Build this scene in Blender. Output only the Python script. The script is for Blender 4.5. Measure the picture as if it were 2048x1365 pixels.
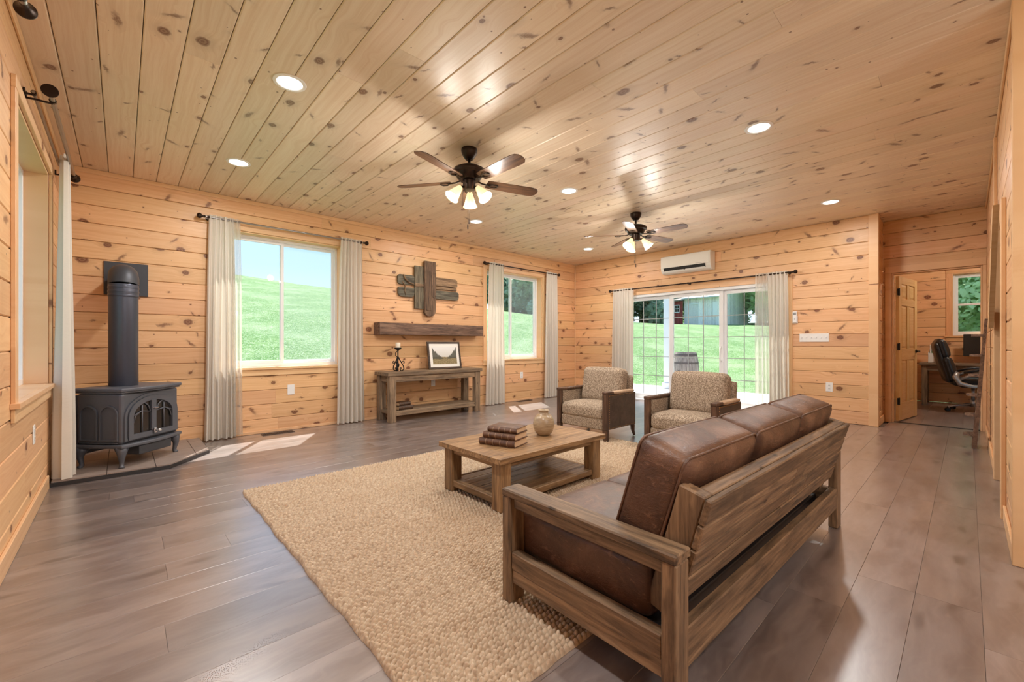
import bpy, bmesh, math, random
import numpy as np
from mathutils import Vector, Matrix

for o in list(bpy.data.objects): bpy.data.objects.remove(o, do_unlink=True)
SC = bpy.context.scene
COL = SC.collection
R = math.radians
rng = random.Random(7)

# ------------------------------------------------------------------ camera
cam = bpy.data.cameras.new('camera'); camo = bpy.data.objects.new('camera', cam); COL.objects.link(camo)
camo.location = (0, 0, 1.07); camo.rotation_euler = (R(90), 0, R(-42.79))
cam.sensor_width = 36; cam.lens = 36*843.2/2048; cam.shift_y = 5.5/2048; cam.clip_start = .02; cam.clip_end = 400
SC.camera = camo
# ------------------------------------------------------------------ sky, sun, exposure
W = bpy.data.worlds.new('sky'); SC.world = W; W.use_nodes = True
wn = W.node_tree; wn.nodes.clear()
tc = wn.nodes.new('ShaderNodeTexCoord'); sp = wn.nodes.new('ShaderNodeSeparateXYZ'); wn.links.new(tc.outputs['Generated'], sp.inputs[0])
cr = wn.nodes.new('ShaderNodeValToRGB'); wn.links.new(sp.outputs[2], cr.inputs[0])
cr.color_ramp.elements[0].position = 0.0; cr.color_ramp.elements[0].color = (.80, .89, 1, 1)
cr.color_ramp.elements[1].position = .75; cr.color_ramp.elements[1].color = (.22, .48, .95, 1)
e = cr.color_ramp.elements.new(.16); e.color = (.50, .73, .95, 1)
bg = wn.nodes.new('ShaderNodeBackground'); bg.inputs[1].default_value = 1.55
wn.links.new(cr.outputs[0], bg.inputs[0])
wo = wn.nodes.new('ShaderNodeOutputWorld'); wn.links.new(bg.outputs[0], wo.inputs[0])
sun = bpy.data.lights.new('sun', 'SUN'); sun.energy = 14.0; sun.angle = R(.6); sun.color = (1, .96, .88)
suno = bpy.data.objects.new('sun', sun); COL.objects.link(suno)
sd = Vector((-.544*math.cos(R(59.8)), -.839*math.cos(R(59.8)), -math.sin(R(59.8))))
suno.rotation_euler = sd.to_track_quat('-Z', 'Y').to_euler(); suno.location = (20, 30, 45)
SC.cycles.caustics_reflective = False; SC.cycles.caustics_refractive = False
VS = SC.view_settings
VS.view_transform = 'Standard'; VS.look = 'None'; VS.gamma = 1; VS.exposure = -0.1; VS.use_curve_mapping = False
DOWN_W, BULB_W, FILL_W = 20.5, 22.5, 24.0          # watts of each recessed light, fan bulb and added fill globe

# ------------------------------------------------------------------ mesh helpers
class MB:
    def __init__(s): s.v = []; s.f = []
    def add(s, v, f, M=None):
        b = len(s.v)
        s.v += [tuple(M @ Vector(p)) for p in v] if M else [tuple(p) for p in v]
        s.f += [tuple(i+b for i in q) for q in f]; return s
    def box(s, x0, x1, y0, y1, z0, z1, c=0.0, M=None):
        x0, x1 = min(x0, x1), max(x0, x1); y0, y1 = min(y0, y1), max(y0, y1); z0, z1 = min(z0, z1), max(z0, z1)
        if c <= 0:
            v = [(x, y, z) for x in (x0, x1) for y in (y0, y1) for z in (z0, z1)]
            f = [(0, 1, 3, 2), (4, 6, 7, 5), (0, 4, 5, 1), (2, 3, 7, 6), (0, 2, 6, 4), (1, 5, 7, 3)]
            return s.add(v, f, M)
        c = min(c, (x1-x0)*.49, (y1-y0)*.49, (z1-z0)*.49)
        v = []; idx = {}
        for sx in (0, 1):
            for sy in (0, 1):
                for sz in (0, 1):
                    X = (x0, x1)[sx]; Y = (y0, y1)[sy]; Z = (z0, z1)[sz]
                    ix = X+(c, -c)[sx]; iy = Y+(c, -c)[sy]; iz = Z+(c, -c)[sz]
                    idx[sx, sy, sz, 0] = len(v); v.append((X, iy, iz))
                    idx[sx, sy, sz, 1] = len(v); v.append((ix, Y, iz))
                    idx[sx, sy, sz, 2] = len(v); v.append((ix, iy, Z))
        f = []; I = lambda a, b, c_, k: idx[a, b, c_, k]
        for a in (0, 1):
            f.append((I(a,0,0,0), I(a,1,0,0), I(a,1,1,0), I(a,0,1,0)))
            f.append((I(0,a,0,1), I(1,a,0,1), I(1,a,1,1), I(0,a,1,1)))
            f.append((I(0,0,a,2), I(1,0,a,2), I(1,1,a,2), I(0,1,a,2)))
            for b in (0, 1):
                f.append((I(a,b,0,0), I(a,b,1,0), I(a,b,1,1), I(a,b,0,1)))
                f.append((I(a,0,b,0), I(a,1,b,0), I(a,1,b,2), I(a,0,b,2)))
                f.append((I(0,a,b,1), I(1,a,b,1), I(1,a,b,2), I(0,a,b,2)))
                for d in (0, 1): f.append((I(a,b,d,0), I(a,b,d,1), I(a,b,d,2)))
        return s.add(v, f, M)
    def tube(s, pts, r, n=10, cap=True, M=None, flat=1.0):
        pts = [Vector(p) for p in pts]; k = len(pts)
        rs = r if isinstance(r, (list, tuple)) else [r]*k
        v = []; prev = None
        for i, p in enumerate(pts):
            t = (pts[min(i+1, k-1)]-pts[max(i-1, 0)]).normalized()
            if prev is None:
                a = Vector((0, 0, 1)) if abs(t.z) < .9 else Vector((1, 0, 0))
                u = t.cross(a).normalized()
            else:
                u = (prev-t*prev.dot(t)).normalized()
            prev = u; w = t.cross(u)
            for j in range(n):
                th = 2*math.pi*j/n
                v.append(p+u*(rs[i]*math.cos(th))+w*(rs[i]*math.sin(th)*flat))
        f = [(i*n+j, i*n+(j+1) % n, (i+1)*n+(j+1) % n, (i+1)*n+j) for i in range(k-1) for j in range(n)]
        if cap: f += [tuple(range(n-1, -1, -1)), tuple(range((k-1)*n, k*n))]
        return s.add(v, f, M)
    def lathe(s, prof, n=24, M=None, cap=True):
        v = []; k = len(prof)
        for r, z in prof:
            for j in range(n):
                th = 2*math.pi*j/n; v.append((r*math.cos(th), r*math.sin(th), z))
        f = [(i*n+j, i*n+(j+1) % n, (i+1)*n+(j+1) % n, (i+1)*n+j) for i in range(k-1) for j in range(n)]
        if cap: f += [tuple(range(n-1, -1, -1)), tuple(range((k-1)*n, k*n))]
        return s.add(v, f, M)
    def prism(s, poly, a0, a1, axis='z', M=None):
        n = len(poly)
        def pt(p, a):
            return {'z': (p[0], p[1], a), 'y': (p[0], a, p[1]), 'x': (a, p[0], p[1])}[axis]
        v = [pt(p, a0) for p in poly]+[pt(p, a1) for p in poly]
        f = [tuple(range(n)), tuple(range(2*n-1, n-1, -1))]+[(i, (i+1) % n, n+(i+1) % n, n+i) for i in range(n)]
        return s.add(v, f, M)
    def ball(s, c, r, n=10, m=6, M=None, sc=(1, 1, 1)):
        v = []; f = []
        for i in range(m+1):
            ph = math.pi*i/m
            for j in range(n):
                th = 2*math.pi*j/n
                v.append((c[0]+r*sc[0]*math.sin(ph)*math.cos(th), c[1]+r*sc[1]*math.sin(ph)*math.sin(th), c[2]+r*sc[2]*math.cos(ph)))
        f = [(i*n+j, i*n+(j+1) % n, (i+1)*n+(j+1) % n, (i+1)*n+j) for i in range(m) for j in range(n)]
        return s.add(v, f, M)
    def cushion(s, x0, x1, y0, y1, z0, z1, r=.04, puff=(0, 0, .02), n=12, M=None):
        c = Vector(((x0+x1)/2, (y0+y1)/2, (z0+z1)/2)); h = Vector(((x1-x0)/2, (y1-y0)/2, (z1-z0)/2))
        vs = {}; v = []; f = []
        def vid(p):
            k = tuple(round(a, 5) for a in p)
            if k not in vs:
                vs[k] = len(v); q = Vector((p[0]*h.x, p[1]*h.y, p[2]*h.z))
                inn = Vector([max(-(h[a]-r), min(h[a]-r, q[a])) for a in range(3)])
                d = q-inn
                o = inn+(d.normalized()*r if d.length > 1e-9 else d)
                for a in range(3):
                    b, e_ = [i for i in range(3) if i != a]
                    if puff[a]:
                        o[a] += puff[a]*(p[a])*max(0, 1-p[b]**2)**.6*max(0, 1-p[e_]**2)**.6
                v.append(c+o)
            return vs[k]
        # denser near the edges so the rounding keeps its shape
        g = [math.copysign(abs(t)**.6, t) for t in [-1+2*i/n for i in range(n+1)]]
        for a in range(3):
            b, e_ = [i for i in range(3) if i != a]
            for sgn in (-1, 1):
                for i in range(n):
                    for j in range(n):
                        q = []
                        for (di, dj) in ((0, 0), (1, 0), (1, 1), (0, 1)):
                            p = [0, 0, 0]; p[a] = sgn; p[b] = g[i+di]; p[e_] = g[j+dj]; q.append(vid(p))
                        f.append(tuple(q))
        return s.add(v, f, M)
    def mesh(s, name, smooth=False, angle=None):
        me = bpy.data.meshes.new(name); me.from_pydata(s.v, [], s.f)
        bm = bmesh.new(); bm.from_mesh(me)
        bmesh.ops.remove_doubles(bm, verts=bm.verts, dist=1e-6)
        bmesh.ops.recalc_face_normals(bm, faces=bm.faces)
        if angle:
            for e_ in bm.edges:
                if len(e_.link_faces) == 2 and e_.calc_face_angle(0) > R(angle): e_.smooth = False
        bm.to_mesh(me); bm.free()
        if smooth or angle:
            me.polygons.foreach_set('use_smooth', [True]*len(me.polygons))
        me.update(); return me
    def build(s, name, mat, parent=None, smooth=False, angle=None, label=None):
        me = s.mesh(name, smooth, angle); me.materials.append(mat)
        return link(name, me, parent, label)

def link(name, me, parent=None, label=None):
    o = bpy.data.objects.new(name, me); COL.objects.link(o)
    if parent: o.parent = parent
    if label: o['label'] = label
    return o
def tag(o, label, cat, group=None, kind=None):
    o['label'] = label; o['category'] = cat
    if group: o['group'] = group
    if kind: o['kind'] = kind
    return o
def thing(name, label, cat, loc=(0, 0, 0), rz=0, group=None):
    o = bpy.data.objects.new(name, None); COL.objects.link(o); o.empty_display_size = .1
    o.location = loc; o.rotation_euler = (0, 0, rz)
    return tag(o, label, cat, group)
def copy_tree(o, parent=None):
    c = o.copy(); COL.objects.link(c); c.parent = parent
    for ch in list(o.children): copy_tree(ch, c)
    return c
def lamp(name, kind, parent, loc, watts, color, size=.1, rot=(0, 0, 0)):
    l = bpy.data.lights.new(name, kind); l.energy = watts; l.color = color
    if kind == 'AREA': l.shape = 'DISK'; l.size = size
    else: l.shadow_soft_size = size
    o = bpy.data.objects.new(name, l); COL.objects.link(o); o.parent = parent; o.location = loc; o.rotation_euler = rot
    return o
T = Matrix.Translation
def RX(a): return Matrix.Rotation(R(a), 4, 'X')
def RY(a): return Matrix.Rotation(R(a), 4, 'Y')
def RZ(a): return Matrix.Rotation(R(a), 4, 'Z')

# ------------------------------------------------------------------ materials
class NT:
    def __init__(s, name):
        s.m = bpy.data.materials.new(name); s.m.use_nodes = True; s.t = s.m.node_tree; s.t.nodes.clear()
        s.out = s.t.nodes.new('ShaderNodeOutputMaterial')
    def put(s, sock, val):
        if isinstance(val, bpy.types.NodeSocket): s.t.links.new(val, sock)
        elif val is not None:
            if hasattr(sock, 'default_value'):
                if isinstance(val, (tuple, list)) and len(val) == 3 and sock.type == 'RGBA': val = (*val, 1)
                sock.default_value = val
    def n(s, typ, ins=None, out=0, **props):
        nd = s.t.nodes.new('ShaderNode'+typ)
        for k, v in props.items(): setattr(nd, k, v)
        for k, v in (ins or {}).items(): s.put(nd.inputs[k], v)
        return nd.outputs[out] if out is not None else nd
    def math(s, op, a, b=None, c=None, clamp=False):
        return s.n('Math', {0: a, 1: b, 2: c}, operation=op, use_clamp=clamp)
    def mix(s, fac, a, b, blend='MIX'):
        nd = s.t.nodes.new('ShaderNodeMix'); nd.data_type = 'RGBA'; nd.blend_type = blend
        s.put(nd.inputs[0], fac); s.put(nd.inputs[6], a); s.put(nd.inputs[7], b); return nd.outputs[2]
    def step(s, x, lo, hi, a=0.0, b=1.0):
        return s.n('MapRange', {0: x, 1: lo, 2: hi, 3: a, 4: b}, interpolation_type='SMOOTHSTEP')
    def ramp(s, fac, stops):
        nd = s.t.nodes.new('ShaderNodeValToRGB'); s.put(nd.inputs[0], fac); el = nd.color_ramp.elements
        while len(el) < len(stops): el.new(.5)
        for e_, (p, c) in zip(el, stops): e_.position = p; e_.color = (*c, 1)
        return nd.outputs[0]
    def obj(s, scale=(1, 1, 1), rnd=True, rot=(0, 0, 0)):
        v = s.n('TexCoord', out=3)
        if rnd:
            r = s.n('ObjectInfo', out=5)
            off = s.n('CombineXYZ', {0: s.math('MULTIPLY', r, 37.3), 1: s.math('MULTIPLY', r, 11.7), 2: s.math('MULTIPLY', r, 53.1)})
            v = s.n('VectorMath', {0: v, 1: off}, operation='ADD')
        return s.n('Mapping', {0: v, 2: rot, 3: scale})
    def noise(s, vec, scale=5, detail=3, rough=.5, dist=0.0):
        return s.n('TexNoise', {'Vector': vec, 'Scale': scale, 'Detail': detail, 'Roughness': rough, 'Distortion': dist})
    def bump(s, h, strength=.3, dist=.01):
        return s.n('Bump', {'Strength': strength, 'Distance': dist, 'Height': h})
    def pbr(s, color, rough=.5, metal=0.0, normal=None, spec=.5, **kw):
        ins = {'Base Color': color, 'Roughness': rough, 'Metallic': metal, 'Specular IOR Level': spec}
        if normal is not None: ins['Normal'] = normal
        ins.update(kw)
        b = s.n('BsdfPrincipled', ins); s.t.links.new(b, s.out.inputs[0]); return s.m

def plain(name, color, rough=.5, metal=0.0, nz=.06, sc=40, bump=0.0, spec=.5):
    t = NT(name); v = t.obj()
    f = t.noise(v, sc, 3)
    dk = tuple(c*(1-nz) for c in color); lt = tuple(min(1, c*(1+nz)) for c in color)
    col = t.mix(f, dk, lt)
    return t.pbr(col, rough, metal, t.bump(f, bump, .004) if bump else None, spec)

def pine(name, pale, deep, knot, var=.1, knots=1.0, rough=.38, spikes=1.0, vert=False):
    """knotty boards: local x along the board, local z across it"""
    t = NT(name)
    v = t.obj((1, 1, 1)); r = t.n('ObjectInfo', out=5)
    sx = t.n('SeparateXYZ', {0: v}, out=None); x, z = (sx.outputs[2], sx.outputs[0]) if vert else (sx.outputs[0], sx.outputs[2])
    wob = t.noise(t.n('CombineXYZ', {0: t.math('MULTIPLY', x, 1.6), 1: t.math('MULTIPLY', z, 5.0)}), 1.6, 2)
    # knots: feature points of a cell pattern, measured in metres so they stay round
    wv = t.n('SeparateXYZ', {0: t.n('TexNoise', {'Vector': v, 'Scale': 38, 'Detail': 2}, out=1)}, out=None)
    wx, wz = t.math('SUBTRACT', wv.outputs[0], .5), t.math('SUBTRACT', wv.outputs[1], .5)
    def cells(a, b, seed, thr, r0, r1, stretch, warp, tilt=0.0):
        p = t.n('CombineXYZ', {0: t.math('MULTIPLY', x, a), 1: t.math('MULTIPLY_ADD', z, b, seed)})
        vo = t.n('TexVoronoi', {'Vector': p, 'Scale': 1.0, 'Randomness': .95}, out=None, voronoi_dimensions='2D')
        cc = t.n('SeparateColor', {0: vo.outputs['Color']}, out=None)
        dl = t.n('SeparateXYZ', {0: t.n('VectorMath', {0: vo.outputs['Position'], 1: p}, operation='SUBTRACT')}, out=None)
        dx = t.math('ADD', t.math('DIVIDE', dl.outputs[0], a), t.math('MULTIPLY', wx, warp))
        dz = t.math('ADD', t.math('DIVIDE', dl.outputs[1], b), t.math('MULTIPLY', wz, warp))
        if tilt:
            ang = t.math('MULTIPLY', t.math('SUBTRACT', cc.outputs[2], .5), tilt); co, si = t.math('COSINE', ang), t.math('SINE', ang)
            dx, dz = t.math('ADD', t.math('MULTIPLY', dx, co), t.math('MULTIPLY', dz, si)), t.math('SUBTRACT', t.math('MULTIPLY', dz, co), t.math('MULTIPLY', dx, si))
        d = t.math('SQRT', t.math('ADD', t.math('POWER', t.math('DIVIDE', t.math('ABSOLUTE', dx), stretch), 2), t.math('POWER', t.math('ABSOLUTE', dz), 2)))
        on = t.math('LESS_THAN', cc.outputs[0], thr)
        rad = t.math('MULTIPLY_ADD', t.math('POWER', cc.outputs[1], 1.8), r1-r0, r0)
        return t.math('DIVIDE', d, rad), on
    d1, o1 = cells(2.1, 5.4, 3.1, .64*knots, .006, .040, 1.3, .018)
    d2, o2 = cells(4.2, 9.0, 9.7, .34*knots, .0025, .008, 1.2, .004)
    d3, o3 = cells(1.7, 5.0, 17.3, .62*spikes, .008, .024, 4.0, .036, 2.4)
    dm = t.math('MULTIPLY', t.step(d1, .75, 1.05, 1, 0), o1)
    dm2 = t.math('MULTIPLY', t.step(d2, .6, 1.1, 1, 0), o2)
    dm3 = t.math('MULTIPLY', t.step(d3, .2, 1.15, .9, 0), o3)
    km = t.math('MAXIMUM', dm, t.math('MAXIMUM', dm2, dm3))
    halo = t.math('MAXIMUM', t.math('MULTIPLY', t.step(d1, .9, 2.6, 1, 0), o1), t.math('MULTIPLY', t.step(d3, .5, 2.6, .6, 0), o3))
    # grain
    bend = t.math('MULTIPLY', t.step(d1, .6, 3.4, 1, 0), .035)
    gz = t.math('ADD', z, t.math('ADD', t.math('MULTIPLY', wob, .05), bend))
    g1 = t.noise(t.n('CombineXYZ', {0: t.math('MULTIPLY', x, .9), 1: t.math('MULTIPLY', gz, 42)}), 1.0, 3, .6)
    g2 = t.noise(t.n('CombineXYZ', {0: t.math('MULTIPLY', x, 6), 1: t.math('MULTIPLY', gz, 220)}), 1.0, 2, .5)
    g = t.math('ADD', t.math('MULTIPLY', g1, .75), t.math('MULTIPLY', g2, .25))
    col = t.mix(t.step(g, .35, .68), pale, deep)
    blotch = t.noise(v, 2.4, 3)
    col = t.mix(t.math('MULTIPLY', t.step(blotch, .5, .8), .35), col, deep)
    col = t.mix(t.math('MULTIPLY', halo, .30), col, tuple(c*.62 for c in deep))
    ring = t.math('MULTIPLY_ADD', t.math('SINE', t.math('MULTIPLY', d1, 14)), .12, .84)
    col = t.mix(t.math('MULTIPLY', km, ring), col, knot)
    val = t.math('MULTIPLY_ADD', r, 2*var, 1-var)
    col = t.n('HueSaturation', {'Hue': t.math('MULTIPLY_ADD', t.math('FRACT', t.math('MULTIPLY', r, 7.7)), .012, .494), 'Saturation': 1.0, 'Value': val, 'Color': col})
    return t.pbr(col, t.math('MULTIPLY_ADD', g, .15, rough-.06), 0, t.bump(t.math('SUBTRACT', g, t.math('MULTIPLY', km, .4)), .12, .002), .4)

def oldwood(name, light, mid, dark, axis='x', rough=.6, rnd=True, bump=.35):
    """weathered sawn timber, grain along the given local axis"""
    t = NT(name)
    k = {'x': (1, 14, 14), 'y': (14, 1, 14), 'z': (14, 14, 1)}[axis]
    v = t.obj(k, rnd); u = t.obj((1, 1, 1), rnd)
    g = t.noise(v, 3.2, 5, .65, .4); f = t.noise(v, 14, 3, .6); big = t.noise(u, 4.5, 3, .6)
    col = t.ramp(g, [(.34, dark), (.50, mid), (.66, light)])
    col = t.mix(t.math('MULTIPLY', t.step(big, .45, .75), .55), col, mid)
    pat = t.noise(t.obj(tuple(1.0 if a == 1 else 3.0 for a in k), rnd), 3.0, 4, .65)
    col = t.mix(t.math('MULTIPLY', t.step(pat, .52, .68), .55), col, tuple(c*.9 for c in dark))
    col = t.mix(t.math('MULTIPLY', t.step(f, .62, .78), .6), col, tuple(c*.5 for c in dark))
    vo = t.n('TexVoronoi', {'Vector': t.obj(tuple(2.2 if a == 1 else 6.0 for a in k), rnd), 'Scale': 1.6}, out=0)
    col = t.mix(t.step(vo, .04, .10, .8, 0), col, tuple(c*.35 for c in dark))
    rr = t.n('ObjectInfo', out=5)
    col = t.n('HueSaturation', {'Hue': .5, 'Saturation': 1, 'Value': t.math('MULTIPLY_ADD', rr, .34, .83), 'Color': col})
    return t.pbr(col, t.math('MULTIPLY_ADD', f, .25, rough-.12), 0, t.bump(g, bump, .004), .35)

M_ = {}
M_['pine'] = pine('knotty_pine_wall', (.79, .49, .262), (.70, .39, .19), (.16, .05, .022))
M_['pine_ceiling'] = pine('knotty_pine_ceiling', (.83, .69, .525), (.75, .58, .41), (.20, .10, .06), .07, .85, .36, 1.35)
for sfx, vt in (('', False), ('_v', True)):
    M_['trim'+sfx] = pine('clear_pine_trim'+sfx, (.81, .54, .30), (.73, .44, .22), (.16, .05, .02), .04, .3, .38, .0, vt)
    M_['liner'+sfx] = pine('clear_pine_liner'+sfx, (.81, .54, .30), (.75, .47, .245), (.16, .05, .02), .03, 0, .38, 0, vt)
    M_['trim_red'+sfx] = pine('pine_casing'+sfx, (.74, .42, .20), (.64, .33, .14), (.16, .05, .02), .05, .3, .38, .0, vt)
M_['door_pine'] = pine('varnished_pine_door', (.73, .45, .19), (.63, .35, .125), (.16, .05, .02), .03, .0, .3, 0)

def floor_mat():
    t = NT('grey_brown_plank'); v = t.obj((1, 1, 1)); r = t.n('ObjectInfo', out=5)
    sx = t.n('SeparateXYZ', {0: v}, out=None); x, z = sx.outputs[0], sx.outputs[2]
    wob = t.noise(v, 3.0, 3)
    g = t.noise(t.n('CombineXYZ', {0: t.math('MULTIPLY', x, 1.8), 1: t.math('MULTIPLY_ADD', wob, 2.2, t.math('MULTIPLY', z, 16))}), 1.0, 4, .6)
    ring = t.n('TexWave', {'Vector': t.n('CombineXYZ', {0: t.math('MULTIPLY', x, .35), 1: t.math('MULTIPLY_ADD', wob, .35, z)}), 'Scale': 9, 'Distortion': 6, 'Detail': 3, 'Detail Scale': 1.2}, out=1, bands_direction='Y')
    fine = t.noise(t.n('CombineXYZ', {0: t.math('MULTIPLY', x, 14), 1: t.math('MULTIPLY', z, 300)}), 1.0, 2)
    big = t.noise(t.n('CombineXYZ', {0: t.math('MULTIPLY', x, 2.2), 1: t.math('MULTIPLY', z, 5)}), 1.5, 3, .6)
    col = t.ramp(g, [(.28, (.148, .116, .107)), (.5, (.196, .158, .147)), (.75, (.255, .210, .197))])
    col = t.mix(t.step(big, .42, .66, 0, .75), col, (.118, .082, .070))
    warm = t.noise(t.n('CombineXYZ', {0: t.math('MULTIPLY', x, 1.1), 1: t.math('MULTIPLY', z, 4)}), 1.3, 3, .6)
    col = t.mix(t.step(warm, .5, .7, 0, .5), col, (.27, .205, .17))
    col = t.mix(t.math('MULTIPLY', t.step(ring, .6, .9), .10), col, (.34, .27, .235))
    vo = t.n('TexVoronoi', {'Vector': t.n('CombineXYZ', {0: t.math('MULTIPLY', x, 1.3), 1: t.math('MULTIPLY_ADD', wob, .6, t.math('MULTIPLY', z, 4.6))}), 'Scale': 1.0}, out=0, voronoi_dimensions='2D')
    col = t.mix(t.step(vo, .02, .15, .7, 0), col, (.055, .036, .03))
    col = t.n('HueSaturation', {'Hue': .5, 'Saturation': .95, 'Value': t.math('MULTIPLY_ADD', r, .42, .80), 'Color': col})
    h = g
    return t.pbr(col, t.math('MULTIPLY_ADD', fine, .10, .26), 0, t.bump(h, .04, .003), .8, **{'Coat Weight': 1.0, 'Coat Roughness': .29, 'Coat IOR': 2.05})
M_['floor'] = floor_mat()
SOF = ((.31, .20, .112), (.185, .115, .064), (.07, .046, .029))
for a in 'xyz':
    M_['sofa_'+a] = oldwood('reclaimed_timber_'+a, *SOF, axis=a, rough=.55)
    M_['grey_'+a] = oldwood('weathered_timber_'+a, (.37, .255, .155), (.235, .16, .098), (.11, .075, .048), axis=a, rough=.65)
    M_['table_'+a] = oldwood('oiled_timber_'+a, (.40, .25, .125), (.26, .15, .07), (.115, .065, .034), axis=a, rough=.42, bump=.2)
M_['beam'] = oldwood('old_beam', (.27, .165, .11), (.165, .096, .064), (.065, .039, .028), 'x', .7)
M_['rail_dark'] = oldwood('armchair_timber', (.16, .085, .048), (.095, .05, .03), (.045, .025, .017), 'z', .45, bump=.1)
M_['iron'] = plain('black_wrought_iron', (.012, .011, .011), .45, .6)
M_['bronze'] = plain('dark_bronze_rod', (.035, .022, .016), .35, .8)
M_['steel_rod'] = plain('brushed_nickel_rod', (.30, .28, .26), .28, .9)
M_['stove'] = plain('matte_stove_grey', (.115, .12, .138), .46, .3, .05, 60, .05)
M_['stove_dark'] = plain('matte_stove_black', (.055, .057, .066), .48, .3)
M_['pipe'] = plain('satin_black_pipe', (.075, .08, .105), .36, .5)
M_['white_vinyl'] = plain('white_vinyl', (.82, .83, .84), .35, 0, .02)
M_['white_plastic'] = plain('white_plastic', (.84, .83, .80), .35, 0, .02)
M_['ac_white'] = plain('air_conditioner_white', (.80, .78, .72), .35, 0, .02)
M_['underlay'] = plain('floor_underlay', (.20, .15, .125), .8)
M_['black_gap'] = plain('black_slot', (.008, .008, .009), .6)
M_['chrome'] = plain('polished_metal', (.65, .65, .66), .18, 1, .03)
M_['brass_nail'] = plain('antique_brass_nail', (.42, .24, .10), .3, 1)
M_['paper'] = plain('page_edge', (.72, .52, .33), .8, 0, .15, 300, .2)
M_['concrete'] = plain('pale_concrete', (.62, .61, .59), .85, 0, .08, 6, .2)
M_['tile'] = plain('hearth_tile', (.30, .235, .20), .5, 0, .18, 9, .15)
M_['black_trim'] = plain('black_edge_trim', (.02, .017, .017), .4)
M_['black_leather'] = plain('black_leather', (.014, .014, .016), .32, 0, .2, 60, .2)
M_['chair_silver'] = plain('silver_plastic', (.42, .42, .42), .3, .7)
M_['screen'] = plain('dark_screen', (.012, .011, .010), .22)
M_['grill'] = plain('vent_grille', (.09, .06, .045), .5, .3)
M_['green'] = plain('green_folder', (.10, .38, .07), .5)
M_['cardboard'] = plain('grey_roll', (.28, .29, .30), .6)
M_['candle'] = plain('cream_candle', (.78, .70, .55), .5, 0, .03)

def glass_mat(name, tint=(1, 1, 1), gl=.07):
    t = NT(name)
    a = t.n('BsdfTransparent', {0: tint}); b = t.n('BsdfGlossy', {0: (1, 1, 1), 'Roughness': .02})
    f = t.math('MULTIPLY_ADD', t.math('POWER', t.n('LayerWeight', {0: .5}, out=1), 4.0), .4, .006)
    s = t.n('MixShader', {0: f, 1: a, 2: b}); t.t.links.new(s, t.out.inputs[0]); return t.m
M_['glass'] = glass_mat('window_glass')
def screen_mat():
    t = NT('insect_screen_glass')
    veil = t.n('MixShader', {0: .5, 1: t.n('BsdfDiffuse', {0: (.55, .57, .58)}), 2: t.n('BsdfTranslucent', {0: (.55, .57, .58)})})
    sh = t.n('MixShader', {0: t.math('MULTIPLY_ADD', t.noise(t.obj(), 900, 1), .04, .06), 1: t.n('BsdfTransparent', {0: (.97, .98, .98)}), 2: veil})
    t.t.links.new(sh, t.out.inputs[0]); return t.m
M_['screen_mesh'] = screen_mat()
M_['stove_glass'] = plain('sooty_stove_glass', (.014, .013, .012), .08, 0, .3, 7, 0, .8)

def emit(name, color, strength, base=(.9, .9, .9)):
    t = NT(name); nz = t.noise(t.obj(), 30, 2)
    return t.pbr(base, .4, 0, None, .4, **{'Emission Color': t.mix(nz, tuple(c*.97 for c in color), color), 'Emission Strength': strength})
M_['lens'] = emit('lit_downlight_lens', (1, .96, .90), 6.0)
M_['shade'] = emit('lit_frosted_shade', (1, .74, .40), 1.1, (.85, .72, .5))
M_['bulb'] = emit('lit_bulb', (1, .93, .78), 9.0)

def cloth(name, color, trans, clear=0.0, weave=420):
    t = NT(name); v = t.obj((1, 1, 1), False)
    w1 = t.n('TexWave', {'Vector': v, 'Scale': weave/6, 'Distortion': 1.5}, out=1, bands_direction='X')
    w2 = t.n('TexWave', {'Vector': v, 'Scale': weave/6, 'Distortion': 1.5}, out=1, bands_direction='Z')
    nz = t.noise(t.obj((1, 1, 6), False), 40, 3)
    w = t.math('MULTIPLY', t.math('ADD', w1, w2), .5)
    col = t.mix(nz, tuple(c*.9 for c in color), color)
    d = t.n('BsdfDiffuse', {0: col, 'Normal': t.bump(nz, .12, .001)}); tr = t.n('BsdfTranslucent', {0: col})
    s = t.n('MixShader', {0: trans, 1: d, 2: tr})
    if clear:
        s = t.n('MixShader', {0: t.math('MULTIPLY_ADD', nz, .3, clear-.15), 1: s, 2: t.n('BsdfTransparent')})
    t.t.links.new(s, t.out.inputs[0]); return t.m
M_['linen'] = cloth('linen_curtain', (.80, .74, .65), .22)
M_['sheer'] = cloth('sheer_linen', (.86, .83, .76), .45, .42)

def leather(name, a, b, c, sc=1.0):
    t = NT(name); v = t.obj((1, 1, 1), True)
    big = t.noise(v, 5.5*sc, 4, .62, .6); fine = t.noise(v, 70*sc, 3)
    cre = t.n('TexVoronoi', {'Vector': t.n('VectorMath', {0: v, 1: t.n('VectorMath', {0: t.n('TexNoise', {'Vector': v, 'Scale': 9}, out=1), 1: (.12, .12, .12)}, operation='MULTIPLY')}, operation='ADD'), 'Scale': 60*sc}, feature='DISTANCE_TO_EDGE', out=0)
    wr = t.noise(t.obj((1, 1, 3), True), 16*sc, 4, .7, 1.2)
    col = t.ramp(big, [(.3, a), (.52, b), (.75, c)])
    col = t.mix(t.math('MULTIPLY', t.step(wr, .56, .70), .45), col, tuple(min(1, x*1.5) for x in c))
    col = t.mix(t.step(cre, 0, .04, .12, 0), col, tuple(x*.6 for x in a))
    h = t.math('ADD', t.math('MULTIPLY', fine, .25), t.math('ADD', t.math('MULTIPLY', t.step(cre, 0, .12), .12), t.math('MULTIPLY', wr, .9)))
    return t.pbr(col, t.math('MULTIPLY_ADD', wr, .22, .30), 0, t.bump(h, .35, .006), .5)
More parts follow.
